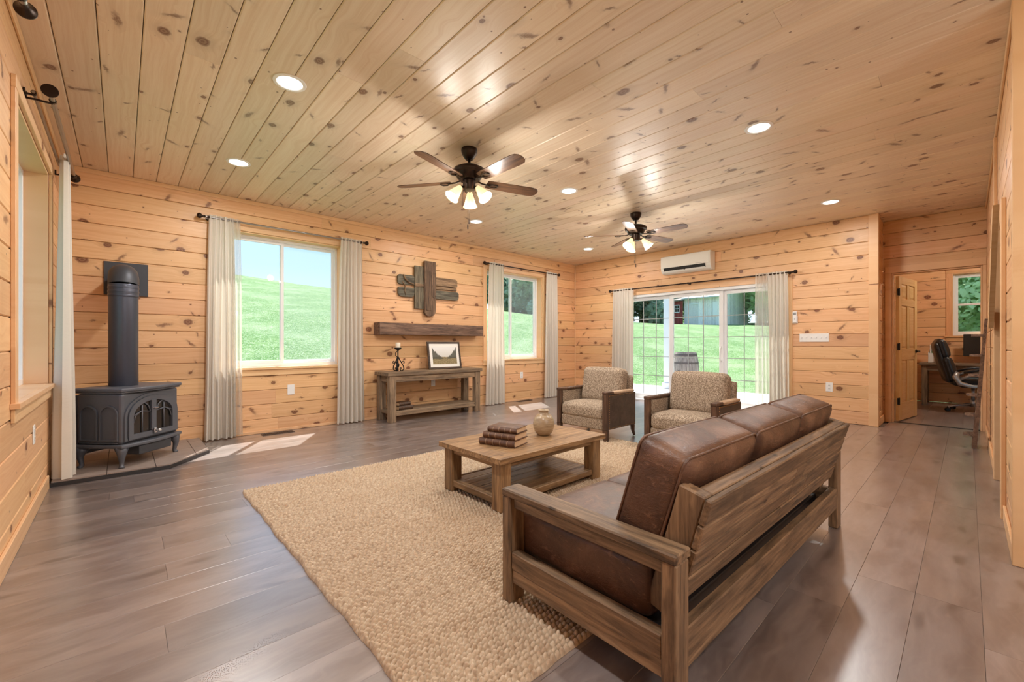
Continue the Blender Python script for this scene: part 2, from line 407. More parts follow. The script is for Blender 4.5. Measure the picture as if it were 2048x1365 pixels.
M_['leather'] = leather('worn_brown_leather', (.045, .020, .012), (.105, .050, .028), (.20, .108, .065))
M_['leather_dark'] = leather('dark_brown_side_leather', (.035, .02, .013), (.065, .037, .024), (.10, .058, .038), 2)
M_['leather_tan'] = leather('tan_arm_leather', (.36, .22, .13), (.48, .32, .20), (.58, .41, .28), 2)
M_['book_band'] = leather('raised_book_band', (.20, .11, .06), (.28, .165, .095), (.36, .23, .14), 6)
M_['book'] = leather('tooled_book_leather', (.055, .022, .010), (.12, .052, .024), (.19, .09, .042), 6)
M_['book_b'] = leather('tooled_book_leather_dark', (.035, .018, .010), (.075, .038, .02), (.12, .065, .036), 6)

def tweed():
    t = NT('tweed_upholstery'); v = t.obj((1, 1, 1), True)
    n1 = t.noise(v, 130, 2, .7); n2 = t.noise(v, 62, 2, .6); n3 = t.noise(v, 10, 2)
    col = t.ramp(n1, [(.38, (.10, .068, .043)), (.5, (.36, .275, .195)), (.66, (.58, .47, .36))])
    col = t.mix(t.step(n2, .48, .62, 0, .6), col, (.15, .10, .065))
    col = t.mix(t.math('MULTIPLY', n3, .15), col, (.5, .4, .3))
    return t.pbr(col, .9, 0, t.bump(n1, .45, .004), .15)
M_['tweed'] = tweed()
def jute():
    t = NT('jute_fibre'); v = t.obj((1, 1, 1), False)
    f = t.noise(t.obj((1, .35, 1), False), 300, 3, .7); c = t.noise(v, 48, 1, .5); b = t.noise(v, 2.2, 3)
    col = t.ramp(c, [(.3, (.42, .305, .205)), (.5, (.52, .40, .28)), (.72, (.62, .50, .365))])
    col = t.mix(t.step(f, .5, .75, 0, .4), col, (.30, .20, .115))
    col = t.mix(t.step(b, .45, .7, 0, .2), col, (.40, .27, .16))
    return t.pbr(col, .92, 0, t.bump(f, .4, .002), .1)
M_['jute'] = jute()
def grass_mat():
    t = NT('mown_lawn'); v = t.n('TexCoord', out=3)
    a = t.noise(v, .5, 4, .65, .5); b = t.noise(v, 7, 5, .8); c = t.noise(v, 28, 3, .8)
    st = t.n('TexWave', {'Vector': t.n('Mapping', {0: v, 2: (0, 0, .9)}), 'Scale': .16, 'Distortion': 1.2, 'Detail': 2}, out=1)
    col = t.ramp(b, [(.34, (.055, .15, .03)), (.5, (.13, .26, .07)), (.66, (.30, .42, .21))])
    col = t.mix(t.step(a, .42, .66, 0, .6), col, (.30, .40, .22))
    col = t.mix(t.math('MULTIPLY', t.step(st, .35, .65), .3), col, (.08, .20, .045))
    col = t.mix(t.step(c, .52, .66, 0, .85), col, (.56, .64, .48))
    return t.pbr(col, .85, 0, t.bump(t.math('ADD', b, c), .7, .08), .15)
M_['grass'] = grass_mat()
def leaf_mat(name, a, b):
    t = NT(name); nz = t.noise(t.n('TexCoord', out=3), 1.3, 3)
    col = t.mix(nz, a, b)
    s = t.n('MixShader', {0: .72, 1: t.n('BsdfDiffuse', {0: col}), 2: t.n('BsdfTranslucent', {0: col})})
    t.t.links.new(s, t.out.inputs[0]); return t.m
M_['leaf'] = leaf_mat('tree_leaf', (.50, .66, .38), (.80, .90, .66))
M_['leaf_dark'] = leaf_mat('woodland_leaf', (.46, .56, .42), (.72, .80, .64))
M_['bark'] = plain('tree_bark', (.30, .25, .21), .9, 0, .4, 8, .5)
M_['barn_grey'] = oldwood('barn_board_grey', (.95, .92, .90), (.85, .82, .80), (.62, .60, .58), 'z', .85)
M_['barn_red'] = oldwood('barn_board_red', (.40, .085, .075), (.30, .06, .055), (.18, .04, .035), 'z', .85)
M_['barn_roof'] = plain('pale_metal_roof', (.62, .64, .66), .5, .2)
M_['barrel'] = oldwood('silvered_oak', (.46, .40, .35), (.33, .28, .245), (.19, .16, .14), 'z', .8)
M_['hoop'] = plain('rusty_hoop', (.16, .13, .12), .6, .6)
M_['sheathing'] = plain('dark_sheathing', (.09, .05, .025), .9)
M_['grille'] = plain('grey_grille_bar', (.40, .43, .42), .5)
M_['siding'] = plain('exterior_siding', (.42, .30, .20), .8)
M_['fan_wood'] = oldwood('walnut_blade', (.17, .085, .04), (.105, .05, .024), (.05, .025, .013), 'x', .35, True, .05)
M_['white_ring'] = plain('white_trim_ring', (.86, .84, .80), .4, 0, .02)
def vase_mat():
    t = NT('stoneware_glaze'); v = t.obj((1, 1, 1), False)
    sz = t.n('SeparateXYZ', {0: v}, out=2); b = t.noise(t.obj((1, 1, 9), False), 12, 3); s = t.noise(v, 160, 2)
    col = t.ramp(b, [(.3, (.27, .185, .105)), (.55, (.42, .31, .19)), (.75, (.50, .39, .255))])
    col = t.mix(t.step(s, .62, .72, 0, .5), col, (.16, .10, .055))
    return t.pbr(col, .28, 0, t.bump(b, .15, .003), .55)
M_['vase'] = vase_mat()

# ================================================================== THE SETTING
XL, YB, XE, XH, YR, H = -.408, 5.72, 7.14, 7.70, -.16, 2.75
ROW = .172
_bm = {}
def board_mesh(L, Wd, mat, Tk=.016, c=.005):
    k = (round(L, 3), round(Wd, 3), mat, Tk, c)
    if k not in _bm:
        b = MB(); h = Wd/2-(.0016 if Tk > .013 else .0004)
        b.prism([(0, -h+c), (0, h-c), (c, h), (Tk, h), (Tk, -h), (c, -h)], -L/2+.0005, L/2-.0005, 'x')
        me = b.mesh('board'); me.materials.append(M_[mat]); _bm[k] = me
    return _bm[k]
def board(parent, L, Wd, loc, rot, mat, name='board', **kw):
    o = link(name, board_mesh(L, Wd, mat, **kw), parent); o.matrix_basis = T(loc) @ rot
    return o
ROT = {'back': RZ(0), 'left': RZ(90), 'end': RZ(-90), 'right': RZ(180)}
def at(kind, P, u, z):
    return {'back': (u, P, z), 'right': (u, P, z), 'left': (P, u, z), 'end': (P, u, z)}[kind]
def rects(u0, u1, z0, z1, holes):
    out = []; cur = u0
    for a, b, c, d in sorted(holes):
        a, b = max(a, u0), min(b, u1)
        if b <= a: continue
        if a > cur+1e-4: out.append((cur, a, z0, z1))
        if c > z0+1e-4: out.append((a, b, z0, min(c, z1)))
        if d < z1-1e-4: out.append((a, b, max(d, z0), z1))
        cur = b
    if u1 > cur+1e-4: out.append((cur, u1, z0, z1))
    return [r for r in out if r[3] > r[2]+1e-4]
def wall(name, kind, P, u0, u1, holes, label, mat='pine', thick=.2, z0=0.0, z1=H, maxlen=3.7, boards=True, back='sheathing'):
    mb = MB(); s = {'back': 1, 'left': -1, 'end': 1, 'right': -1}[kind]
    a, b = P+s*.016, P+s*thick
    for q in rects(u0, u1, z0, z1, holes):
        if kind in ('back', 'right'): mb.box(q[0], q[1], a, b, q[2], q[3])
        else: mb.box(a, b, q[0], q[1], q[2], q[3])
    w = mb.build(name, M_[back]); tag(w, label, 'wall', None, 'structure')
    if not boards: return w
    n = int(math.ceil((z1-z0)/ROW-1e-6))
    for i in range(n):
        t = z1-i*ROW; bt = max(z0, t-ROW)
        if t-bt < .02: continue
        for (ua, ub, za, zb) in rects(u0, u1, bt, t, [hh for hh in holes if hh[2] < t-1e-4 and hh[3] > bt+1e-4]):
            if zb-za < .012 or ub-ua < .012: continue
            cuts = [ua]
            while ub-cuts[-1] > maxlen:
                c = cuts[-1]+rng.uniform(.45, 1)*maxlen
                cuts.append(c if ub-c > .5 else ub-.6)
            cuts.append(ub)
            for c0, c1 in zip(cuts, cuts[1:]):
                board(w, c1-c0, zb-za, at(kind, P, (c0+c1)/2, (za+zb)/2), ROT[kind], mat)
    return w

# openings: (u0, u1, z0, z1)
W1 = (.79, 2.17, .79, 2.38); W2 = (4.68, 6.10, .79, 2.38); WL = (3.32, 4.74, .77, 2.36)
SL = (1.79, 4.53, 0.0, 1.99); DR = (-.125, .70, 0, 2.03); WO = (-.62, .19, 1.215, 2.34)
wall('wall_back', 'back', YB, XL, XE, [W1, W2], 'long knotty pine board wall behind the stove and console')
wall('wall_end', 'end', XE, .80, YB, [SL], 'knotty pine board wall around the sliding glass door')
wall('wall_left', 'left', XL, -4.0, YB, [WL, (1.2, 2.6, .77, 2.36)], 'pine board wall at the left edge with a deep window')
wall('wall_hall', 'end', XH, YR, .79, [DR], 'pine board wall around the office doorway', thick=.12)
wall('wall_jog', 'back', .79, XE+.016, XH, [], 'short pine return beside the office doorway', thick=.12)
# the wall along the hall on the right, with a stair opening
wall('wall_right', 'right', YR, 3.17, XH+.12, [(4.02, 5.05, 0, 1.96)], 'pine wall at the right edge with a stair opening', thick=.11)
wall('wall_stair', 'right', YR-.95, 3.17, XH, [], 'pine wall inside the stair opening', thick=.1)
wall('wall_kitchen', 'end', 3.17, -4.0, YR-.11, [], 'pine wall behind the photographer on the right', thick=.1, maxlen=9)
wall('wall_rear', 'right', -4.0, XL, 3.17, [(.2, 2.4, .9, 2.2)], 'pine wall behind the photographer', thick=.15, maxlen=9)
# office
wall('wall_office_far', 'end', 11.0, -2.0, 1.0, [WO], 'pine board wall of the office around its window', thick=.15)
wall('wall_office_left', 'back', 1.0, XH+.12, 11.0, [], 'pine board wall at the left of the office', thick=.1)
wall('wall_office_right', 'right', -2.0, XH+.12, 11.0, [], 'pine board wall at the right of the office', thick=.1)

# ceiling
b = MB(); b.box(XL-.2, XE+.2, -4.2, YB+.2, H+.017, H+.12); b.box(XE+.2, 11.2, -2.2, 1.1, H+.017, H+.12); ceil = b.build('ceiling', M_['sheathing'])
tag(ceil, 'knotty pine board ceiling', 'ceiling', None, 'structure')
CROT = Matrix(((0, 0, 1, 0), (1, 0, 0, 0), (0, 1, 0, 0), (0, 0, 0, 1)))
edges = [XL]+[-.2736+.1785*i for i in range(70) if -.2736+.1785*i < 11.0]+[11.0]
for xa, xb in zip(edges, edges[1:]):
    if xb-xa < .02: continue
    lo = -4.0 if xb < 3.2 else (YR-1.0 if xb < 7.72 else -2.0); hi = YB if xb < XE+.1 else 1.0
    cuts = [lo]
    while hi-cuts[-1] > 4.2:
        c = cuts[-1]+rng.uniform(1.4, 4.0); cuts.append(c if hi-c > .4 else hi-.7)
    cuts.append(hi)
    for c0, c1 in zip(cuts, cuts[1:]):
        board(ceil, c1-c0, xb-xa, ((xa+xb)/2, (c0+c1)/2, H), CROT, 'pine_ceiling')
# floor
b = MB(); b.box(XL-.1, XE+.1, -4.1, YB+.1, -.12, -.0122); b.box(XE+.1, 11.1, -2.1, 1.05, -.12, -.0122); flo = b.build('floor', M_['underlay'])
tag(flo, 'grey brown wood plank floor', 'floor', None, 'structure')
FROT = Matrix(((1, 0, 0, 0), (0, 0, 1, 0), (0, -1, 0, 0), (0, 0, 0, 1)))
FW = .192; y = YB; i = 0
while y > -4.0:
    ya = max(-4.0, y-FW); yc = (y+ya)/2
    x1_ = XE if yc > .79 else (XH+.06 if yc > YR-.95 else 3.17)
    x = XL-rng.uniform(.1, 1.2) if yc > -1 else XL-.5
    Lp = 1.52 if yc > -.4 else 3.2
    while x < x1_:
        xa, xb = max(x, XL), min(x+Lp, x1_)
        if xb-xa > .02: board(flo, xb-xa, y-ya, ((xa+xb)/2, yc, 0), FROT, 'floor', 'floor_plank', Tk=.012, c=.0006)
        x += Lp
    y = ya; i += 1
y = 1.0
while y > -2.0:
    ya = max(-2.0, y-FW)
    for xa, xb in ((XH+.06, 9.2+((i*.37) % .8)), (9.2+((i*.37) % .8), 11.0)):
        board(flo, xb-xa, y-ya, ((xa+xb)/2, (y+ya)/2, 0), FROT, 'floor', 'floor_plank', Tk=.012, c=.0006)
    y = ya; i += 1

# trims
def trim(name, label, boxes, mat='trim', c=.003):
    mb = MB()
    for q in boxes: mb.box(*q, c)
    return tag(mb.build(name, M_[mat]), label, 'trim', None, 'structure')
trim('trim_1', 'thin pine strip between back wall and ceiling', [(XL, XE, YB-.014, YB-.0005, H-.045, H-.001)])
trim('trim_2', 'thin pine strip between left wall and ceiling', [(XL+.0005, XL+.014, -4, YB-.015, H-.05, H-.001)])
trim('trim_3', 'thin pine strip in the corner beside the armchairs', [(XE-.018, XE-.0005, YB-.018, YB-.0005, 0, H-.046)], 'trim_v')
trim('trim_4', 'vertical pine corner board beside the office alcove', [(XE-.018, XE-.0005, .775, .875, 0, H-.001), (XE, XE+.09, .774, .7895, 0, H-.001)], 'trim_v')
trim('baseboard_left', 'low pine baseboard along the left wall', [(XL+.0005, XL+.016, -4, 4.6, .001, .10)])
trim('baseboard_back', 'thin pine shoe strip along the back wall', [(.66, XE-.02, YB-.012, YB-.0005, .001, .035)])
trim('baseboard_jog', 'small pine baseboard in the office alcove', [(XE+.1, XH-.02, .772, .7895, .001, .10)])
trim('trim_5', 'pine casing around the office doorway', [
    (XH-.02, XH-.0005, DR[1], DR[1]+.07, 0, 2.0305), (XH-.02, XH-.0005, DR[0]-.034, DR[0], 0, 2.0305), (XH-.022, XH-.0005, DR[0]-.034, DR[1]+.07, 2.031, 2.125),
    (XH, XH+.12, DR[1]-.016, DR[1]-.0005, 0, 2.03), (XH, XH+.12, DR[0]+.0005, DR[0]+.016, 0, 2.03), (XH, XH+.12, DR[0]+.016, DR[1]-.016, 2.014, 2.0295)], 'trim_v')
trim('trim_6', 'dark threshold strip in the office doorway', [(XH+.03, XH+.075, DR[0]+.017, DR[1]-.017, .0005, .007)], 'black_trim')
trim('trim_7', 'pine end board where the right wall stops', [(3.15, 3.1695, YR-.11, YR+.014, 0, H-.001), (3.1696, 3.199, YR+.0005, YR+.014, 0, H-.001)], 'trim_v')
trim('trim_8', 'pine edge boards of the stair opening', [(3.93, 4.02, YR+.0005, YR+.022, 0, 1.96), (5.05, 5.13, YR+.0005, YR+.02, 0, H-.05), (5.03, 5.0495, YR-.11, YR+.02, 0, 1.955), (4.0205, 4.04, YR-.11, YR+.022, 0, 1.955)], 'trim_v')
trim('trim_9', 'thin pine strip between right wall and ceiling', [(3.2, XH-.03, YR+.0005, YR+.014, H-.045, H-.001)])
trim('baseboard_right', 'low pine baseboard along the right wall', [(3.2, 3.925, YR+.0005, YR+.014, .001, .09), (5.135, XH-.03, YR+.0005, YR+.016, .001, .09)])
# sloped stair board
b = MB(); b.prism([(4.08, 1.955), (4.24, 1.955), (5.02, 1.33), (5.02, 1.19), (4.92, 1.19)], YR+.0225, YR+.05, 'y')
tag(b.build('stair_skirt', M_['trim_v']), 'sloping pine board across the right wall opening', 'stair board')

# ---- windows
def window(name, kind, P, hole, label, split='v', casing='trim', screen=True):
    u0, u1, z0, z1 = hole
    root = bpy.data.objects.new(name, None); COL.objects.link(root); tag(root, label, 'window', None, 'structure')
    root.matrix_basis = T({'back': (0, P, 0), 'left': (P, 0, 0), 'end': (P, 0, 0)}[kind]) @ ROT[kind]
    x0, x1 = (u0, u1) if kind != 'end' else (-u1, -u0)
    def B(nm, mat, *boxes, c=.002, parent=root):
        mb = MB()
        for q in boxes: mb.box(*q, c)
        return mb.build(nm, M_[mat], parent)
    w = .075
    B('side_casing', casing+'_v', (x0-w, x0, -.018, -.0005, z0-.02, z1)); B('side_casing', casing+'_v', (x1, x1+w, -.018, -.0005, z0-.02, z1))
    B('head_casing', casing, (x0-w, x1+w, -.02, -.0005, z1, z1+.065))
    B('sill', casing, (x0-w-.02, x1+w+.02, -.035, -.0005, z0-.028, z0-.0005), (x0, x1, -.001, .13, z0-.0285, z0+.001), c=.001)
    B('apron', casing, (x0-w, x1+w, -.016, -.0005, z0-.10, z0-.029))
    B('jamb_liner', 'liner_v', (x0, x0+.014, 0, .14, z0+.001, z1)); B('jamb_liner', 'liner_v', (x1-.014, x1, 0, .14, z0+.001, z1)); B('head_liner', 'liner', (x0+.014, x1-.014, 0, .14, z1-.014, z1))
    f = .042; a, d = .125, .195
    B('frame', 'white_vinyl', (x0, x0+f, a, d, z0, z1), (x1-f, x1, a, d, z0, z1), (x0+f, x1-f, a, d, z1-f, z1), (x0+f, x1-f, a, d, z0, z0+f))
    def sash(ax, bx, az, bz, y0, y1, pane):
        s = .034
        q = B('sash', 'white_vinyl', (ax, ax+s, y0, y1, az, bz), (bx-s, bx, y0, y1, az, bz), (ax+s, bx-s, y0, y1, bz-s, bz), (ax+s, bx-s, y0, y1, az, az+s))
        B('pane', pane, (ax+s, bx-s, (y0+y1)/2-.002, (y0+y1)/2+.002, az+s, bz-s), c=0, parent=q)
    m = (x0+x1)/2
    if split == 'v':
        sash(x0+f, m+.02, z0+f, z1-f, .135, .158, 'glass'); sash(m-.02, x1-f, z0+f, z1-f, .16, .183, 'screen_mesh' if screen else 'glass')
    else:
        h = (z0+z1)/2
        sash(x0+f, x1-f, z0+f, h+.018, .135, .158, 'glass'); sash(x0+f, x1-f, h-.018, z1-f, .16, .183, 'glass')
    return root
window('window_1', 'back', YB, W1, 'white sliding window in the back wall beside the stove')
window('window_2', 'back', YB, W2, 'white sliding window in the back wall near the corner')
window('window_3', 'left', XL, WL, 'deep window in the left wall by the stove', casing='trim')
window('window_4', 'end', 11.0, WO, 'white sash window in the office', 'h', 'trim_red')
window('window_5', 'left', XL, (1.2, 2.6, .77, 2.36), 'window in the left wall beside the photographer')

# ---- sliding glass door
sdoor = bpy.data.objects.new('door_1', None); COL.objects.link(sdoor)
tag(sdoor, 'white three panel sliding glass door behind the armchairs', 'glass door', None, 'structure'); sdoor.matrix_basis = T((XE, 0, 0)) @ ROT['end']
def SB(nm, mat, boxes, parent=sdoor, c=.002):
    mb = MB()
    for q in boxes: mb.box(*q, c)
    return mb.build(nm, M_[mat], parent)
sx0, sx1, stp = -SL[1], -SL[0], SL[3]
SB('head_casing', 'trim', [(sx0-.07, sx1+.07, -.018, -.0005, stp, stp+.075)])
SB('side_casing', 'trim_v', [(sx0-.07, sx0, -.018, -.0005, 0, stp)]); SB('side_casing', 'trim_v', [(sx1, sx1+.07, -.018, -.0005, 0, stp)])
SB('frame', 'white_vinyl', [(sx0, sx0+.04, 0, .16, 0, stp), (sx1-.04, sx1, 0, .16, 0, stp), (sx0+.04, sx1-.04, 0, .16, stp-.045, stp), (sx0+.04, sx1-.04, -.01, .16, .0005, .035)])
pw = (sx1-sx0-.08)/3
for k in range(3):
    a = sx0+.04+k*pw-(.012 if k else 0); d = sx0+.04+(k+1)*pw+(.012 if k < 2 else 0); y0 = .05 if k == 1 else .095; st = .062
    z0, z1 = .036, stp-.046
    p = SB('door_panel', 'white_vinyl', [(a, a+st, y0, y0+.04, z0, z1), (d-st, d, y0, y0+.04, z0, z1), (a+st, d-st, y0, y0+.04, z1-.06, z1), (a+st, d-st, y0, y0+.04, z0, z0+.095)])
    SB('pane', 'glass', [(a+st, d-st, y0+.018, y0+.022, z0+.095, z1-.06)], p, 0)
    g = []
    for j in (1, 2): q = a+st+(d-a-2*st)*j/3; g.append((q-.006, q+.006, y0+.023, y0+.029, z0+.095, z1-.06))
    for j in range(1, 5): q = z0+.095+(z1-z0-.155)*j/5; g.append((a+st, d-st, y0+.0235, y0+.0285, q-.006, q+.006))
    SB('grille', 'grille', g, p, 0)
    if k == 1:
        mb = MB(); hx = d-st/2; mb.tube([(hx, y0, .78), (hx, y0-.045, .80), (hx, y0-.05, .9), (hx, y0-.045, 1.0), (hx, y0, 1.02)], .009, 8)
        mb.build('handle', M_['white_plastic'], p, True)

# ---- six panel office door, open
door = bpy.data.objects.new('door_2', None); COL.objects.link(door)
tag(door, 'six panel varnished pine door standing open to the office', 'door', None, 'structure')
door.matrix_basis = T((XH+.125, DR[1]-.045, 0)) @ RZ(-9.5)
Lw, DH, th = .80, 2.00, .036
def DB(nm, q, mat='door_pine', c=.002, parent=door):
    mb = MB(); mb.box(*q, c); return mb.build(nm, M_[mat], parent)
xs = [(.0, .115), (.345, .455), (Lw-.115, Lw)]
zr = [(.012, .25), (.84, 1.0), (1.60, 1.70), (1.90, DH)]
def dboard(nm, L, Wd, cx, cz, vert):
    for s in (1,):
        o = link(nm, board_mesh(L, Wd, 'door_pine', th, .002), door)
        o.matrix_basis = T((cx, -th/2, cz)) @ (RY(90) if vert else Matrix())
for a, d in (xs[0], xs[2]): dboard('stile', DH-.012, d-a, (a+d)/2, (DH+.012)/2, True)
for a, d in zr: dboard('rail', Lw-.23, d-a, Lw/2, (a+d)/2, False)
for (a, _), (_, d) in ():
    pass
for q0, q1 in ((.25, .84), (1.0, 1.60), (1.70, 1.90)):
    dboard('mullion', q1-q0, .11, .40, (q0+q1)/2, True)
    for xa, xb in ((.115, .345), (.455, Lw-.115)):
        mb = MB(); mb.box(xa, xb, -.006, .006, q0, q1)
        for s in (-1, 1):
            e = .035
            v = [(xa+.012, s*.006, q0+.012), (xb-.012, s*.006, q0+.012), (xb-.012, s*.006, q1-.012), (xa+.012, s*.006, q1-.012), (xa+e, s*.014, q0+e), (xb-e, s*.014, q0+e), (xb-e, s*.014, q1-e), (xa+e, s*.014, q1-e)]
            mb.add(v, [(0, 1, 5, 4), (1, 2, 6, 5), (2, 3, 7, 6), (3, 0, 4, 7), (4, 5, 6, 7)])
        mb.build('panel', M_['door_pine'], door)
for hz in (.28, 1.03, 1.78):
    mb = MB(); mb.box(-.03, .004, -.026, -.006, hz-.045, hz+.045, .002); mb.tube([(-.012, -.024, hz-.05), (-.012, -.024, hz+.05)], .008, 8)
    mb.build('hinge', M_['iron'], door)
mb = MB(); mb.lathe([(.026, 0), (.026, .008), (.012, .012), (.010, .045)], 16, T((Lw-.06, -th/2, .96)) @ RX(90)); mb.tube([(Lw-.06, -.06, .96), (Lw-.11, -.062, .96), (Lw-.17, -.058, .955)], [.009, .009, .007], 8)
mb.build('handle', M_['iron'], door, angle=40)

# ================================================================== OUTSIDE
def ground(x, y):
    x = np.asarray(x, float); y = np.asarray(y, float)
    up = np.clip(y-6.4, 0, None); up = np.where(up > 36, 36+(up-36)*-.25, up)
    h = -.16+.205*up*np.exp(-(np.clip(x, 0, None)/42)**2)*np.clip(up/3, 0, 1)
    e = np.clip(x-12, 0, None); h += .072*np.where(e > 60, 60, e)
    return h+.05*np.sin(x*.7)*np.sin(y*.6)*np.clip((np.abs(y-3)-4)/4+np.clip((x-12)/4, 0, 1), 0, 1)
xs_ = np.concatenate([np.linspace(-60, -12, 17), np.linspace(-9, 40, 71), np.linspace(42, 110, 30)]); ys_ = np.concatenate([np.linspace(-50, -8, 15), np.linspace(-5, 60, 94), np.linspace(63, 100, 12)])
gx, gy = np.meshgrid(xs_, ys_, indexing='ij'); gz = ground(gx, gy)
me = bpy.data.meshes.new('lawn'); nx, ny = gx.shape
vv = np.stack([gx, gy, gz], -1).reshape(-1, 3).tolist()
ff = [(i*ny+j, (i+1)*ny+j, (i+1)*ny+j+1, i*ny+j+1) for i in range(nx-1) for j in range(ny-1)
      if not (XL-.1 < gx[i, j] and gx[i+1, j] < XE and -3.8 < gy[i, j] and gy[i, j+1] < YB)]
me.from_pydata(vv, [], ff); me.polygons.foreach_set('use_smooth', [True]*len(ff)); me.materials.append(M_['grass'])
tag(link('lawn', me), 'bright green mown lawn rising to a hill outside', 'lawn', None, 'structure')
b = MB(); b.box(XE+.205, 10.9, 1.12, 8.2, -.2, -.09, .01)
tag(b.build('patio', M_['concrete']), 'pale concrete patio outside the sliding door', 'patio', None, 'structure')
b = MB(); b.box(XL-.5, XE+.6, YB+.201, 6.13, 2.75, 2.9, .01); tag(b.build('roof_eave', M_['siding']), 'roof eave above the back wall windows', 'eave', None, 'structure')
pp = thing('porch_post', 'white square porch post seen through the sliding door', 'post', (10.45, 5.28, -.09))
b = MB(); b.box(-.10, .10, -.10, .10, .15, 2.75, .008); b.build('shaft', M_['white_vinyl'], pp)
b = MB(); b.box(-.13, .13, -.13, .13, 0, .15, .01); b.build('base', M_['white_vinyl'], pp)
# barrel
br = thing('barrel', 'weathered wooden barrel on the patio outside the glass', 'barrel', (10.2, 4.72, -.09))
def br_r(z): return .245+.065*(1-((z-.475)/.475)**2)
ns = 18; sm = None
for k in range(ns):
    if sm is None:
        mb = MB(); a = math.pi/ns*.97
        for zz in np.linspace(0, .95, 9):
            r_ = br_r(zz)
            for th_ in (-a, 0, a): mb.v.append((r_*math.cos(th_), r_*math.sin(th_), zz))
            mb.v.append(((r_-.02)*math.cos(a), (r_-.02)*math.sin(a), zz)); mb.v.append(((r_-.02)*math.cos(-a), (r_-.02)*math.sin(-a), zz))
        for i in range(8):
            for j in range(5): mb.f.append((i*5+j, i*5+(j+1) % 5, i*5+5+(j+1) % 5, i*5+5+j))
        mb.f += [(0, 1, 2, 3, 4), (40, 41, 42, 43, 44)]
        sm = mb.mesh('stave'); sm.materials.append(M_['barrel'])
    o = link('stave', sm, br); o.rotation_euler = (0, 0, 2*math.pi*k/ns)
b = MB(); b.lathe([(.232, .90), (.232, .925)], 24); b.build('head', M_['barrel'], br)
for hz in (.06, .26, .69, .89):
    b = MB(); b.lathe([(br_r(hz-.02)+.002, hz-.02), (br_r(hz-.02)+.005, hz-.02), (br_r(hz+.02)+.005, hz+.02), (br_r(hz+.02)+.002, hz+.02)], 28, cap=False); b.build('hoop', M_['hoop'], br, angle=40)
b = MB(); b.lathe([(.02, 0), (.02, .012)], 10, T((-.309, 0.02, .5)) @ RY(-90)); b.build('bung', M_['black_gap'], br)

# barn
bx, by = 50.0, 20.9
bz = float(ground(bx-3, by))-.2
barn = thing('barn', 'grey weathered barn with a red lean-to on the hillside', 'barn', (bx, by, bz)); barn.scale = (1, .56, .83)
# local: front faces -x; y to the left
def BP(nm, mat, *q, c=0): 
    mb = MB()
    for a in q: mb.box(*a, c)
    return mb.build(nm, M_[mat], barn)
for k in range(24): BP('front_board', 'barn_grey', (0, .06, -4.1+k*.35, -4.1+k*.35+.335, 0, 4.3), c=.01)
for k in range(16): BP('side_board', 'barn_grey', (.07+k*.45, .07+k*.45+.43, -4.12, -4.06, 0, 4.3+min(k, 15-k)*.22), c=.01)
mb = MB(); mb.prism([(-.5, 4.25), (3.6, 6.1), (7.7, 4.25), (7.7, 4.1), (3.6, 5.95), (-.5, 4.1)], -4.4, 4.6, 'y'); mb.build('roof', M_['barn_roof'], barn)
for k in range(10): BP('lean_to_board', 'barn_red', (-.4, -.32, 4.32+k*.28, 4.32+k*.28+.27, 0, 3.9), c=.008)
mb = MB(); mb.prism([(-.7, 3.9), (3.0, 4.7), (3.0, 4.85), (-.7, 4.05)], 4.2, 7.4, 'y'); mb.build('lean_to_roof', M_['bark'], barn)
BP('window_frame', 'white_vinyl', (-.46, -.4, 5.0, 6.1, 2.2, 2.32), (-.46, -.4, 5.0, 6.1, 3.25, 3.37), (-.46, -.4, 5.0, 5.12, 2.3, 3.3), (-.46, -.4, 5.98, 6.1, 2.3, 3.3), (-.46, -.4, 5.5, 5.58, 2.3, 3.3), (-.46, -.4, 5.0, 6.1, 2.75, 2.83))
BP('window_pane', 'screen', (-.43, -.41, 5.1, 6.0, 2.3, 3.3))
BP('door', 'barn_grey', (-.08, 0, 1.2, 3.4, 0, 3.3), c=.02); BP('door_frame', 'white_vinyl', (-.12, -.02, 1.05, 1.2, 0, 3.45), (-.12, -.02, 3.4, 3.55, 0, 3.45), (-.12, -.02, 1.2, 3.4, 3.3, 3.45))
BP('shutter', 'white_vinyl', (-.06, 0, -2.6, -1.7, 1.5, 3.5), c=.02)
# trees
def tree_meshes(seed, n, mat, ls=1.0):
    r = random.Random(seed); mb = MB(); cl = [(r.gauss(0, .55), r.gauss(0, .55), r.uniform(.35, 5.0), r.uniform(.7, 1.2)) for _ in range(22)]
    for _ in range(n):
        c = r.choice(cl); d = Vector((r.gauss(0, 1), r.gauss(0, 1), r.gauss(0, 1))).normalized()*c[3]*r.uniform(.6, 1.05)
        p = Vector(c[:3])*1.0+d+Vector((c[0]*.7, c[1]*.7, 0)); s = r.uniform(.12, .26)*ls
        u = Vector((r.gauss(0, 1), r.gauss(0, 1), r.gauss(0, 1))).normalized(); w = u.orthogonal().normalized()
        mb.add([p+u*s, p+w*s*.55, p-u*s, p-w*s*.55], [(0, 1, 2, 3)])
    me = bpy.data.meshes.new('crown'); me.from_pydata([tuple(v) for v in mb.v], [], mb.f); me.materials.append(M_[mat])
    tb = MB(); tb.tube([(0, 0, -.3), (.05, .02, 1.2), (-.04, .05, 2.6), (.05, 0, 4.2)], [.2, .15, .11, .05], 8)
    for k in range(5):
        a = k*1.3; tb.tube([(0, 0, 1.4+k*.45), (.6*math.cos(a), .6*math.sin(a), 2.1+k*.45), (1.2*math.cos(a), 1.2*math.sin(a), 2.5+k*.5)], [.07, .05, .02], 6)
    tm = tb.mesh('trunk', True); tm.materials.append(M_['bark']); return me, tm
tms = [tree_meshes(1, 5200, 'leaf'), tree_meshes(2, 5200, 'leaf_dark'), tree_meshes(3, 16000, 'leaf', .45)]
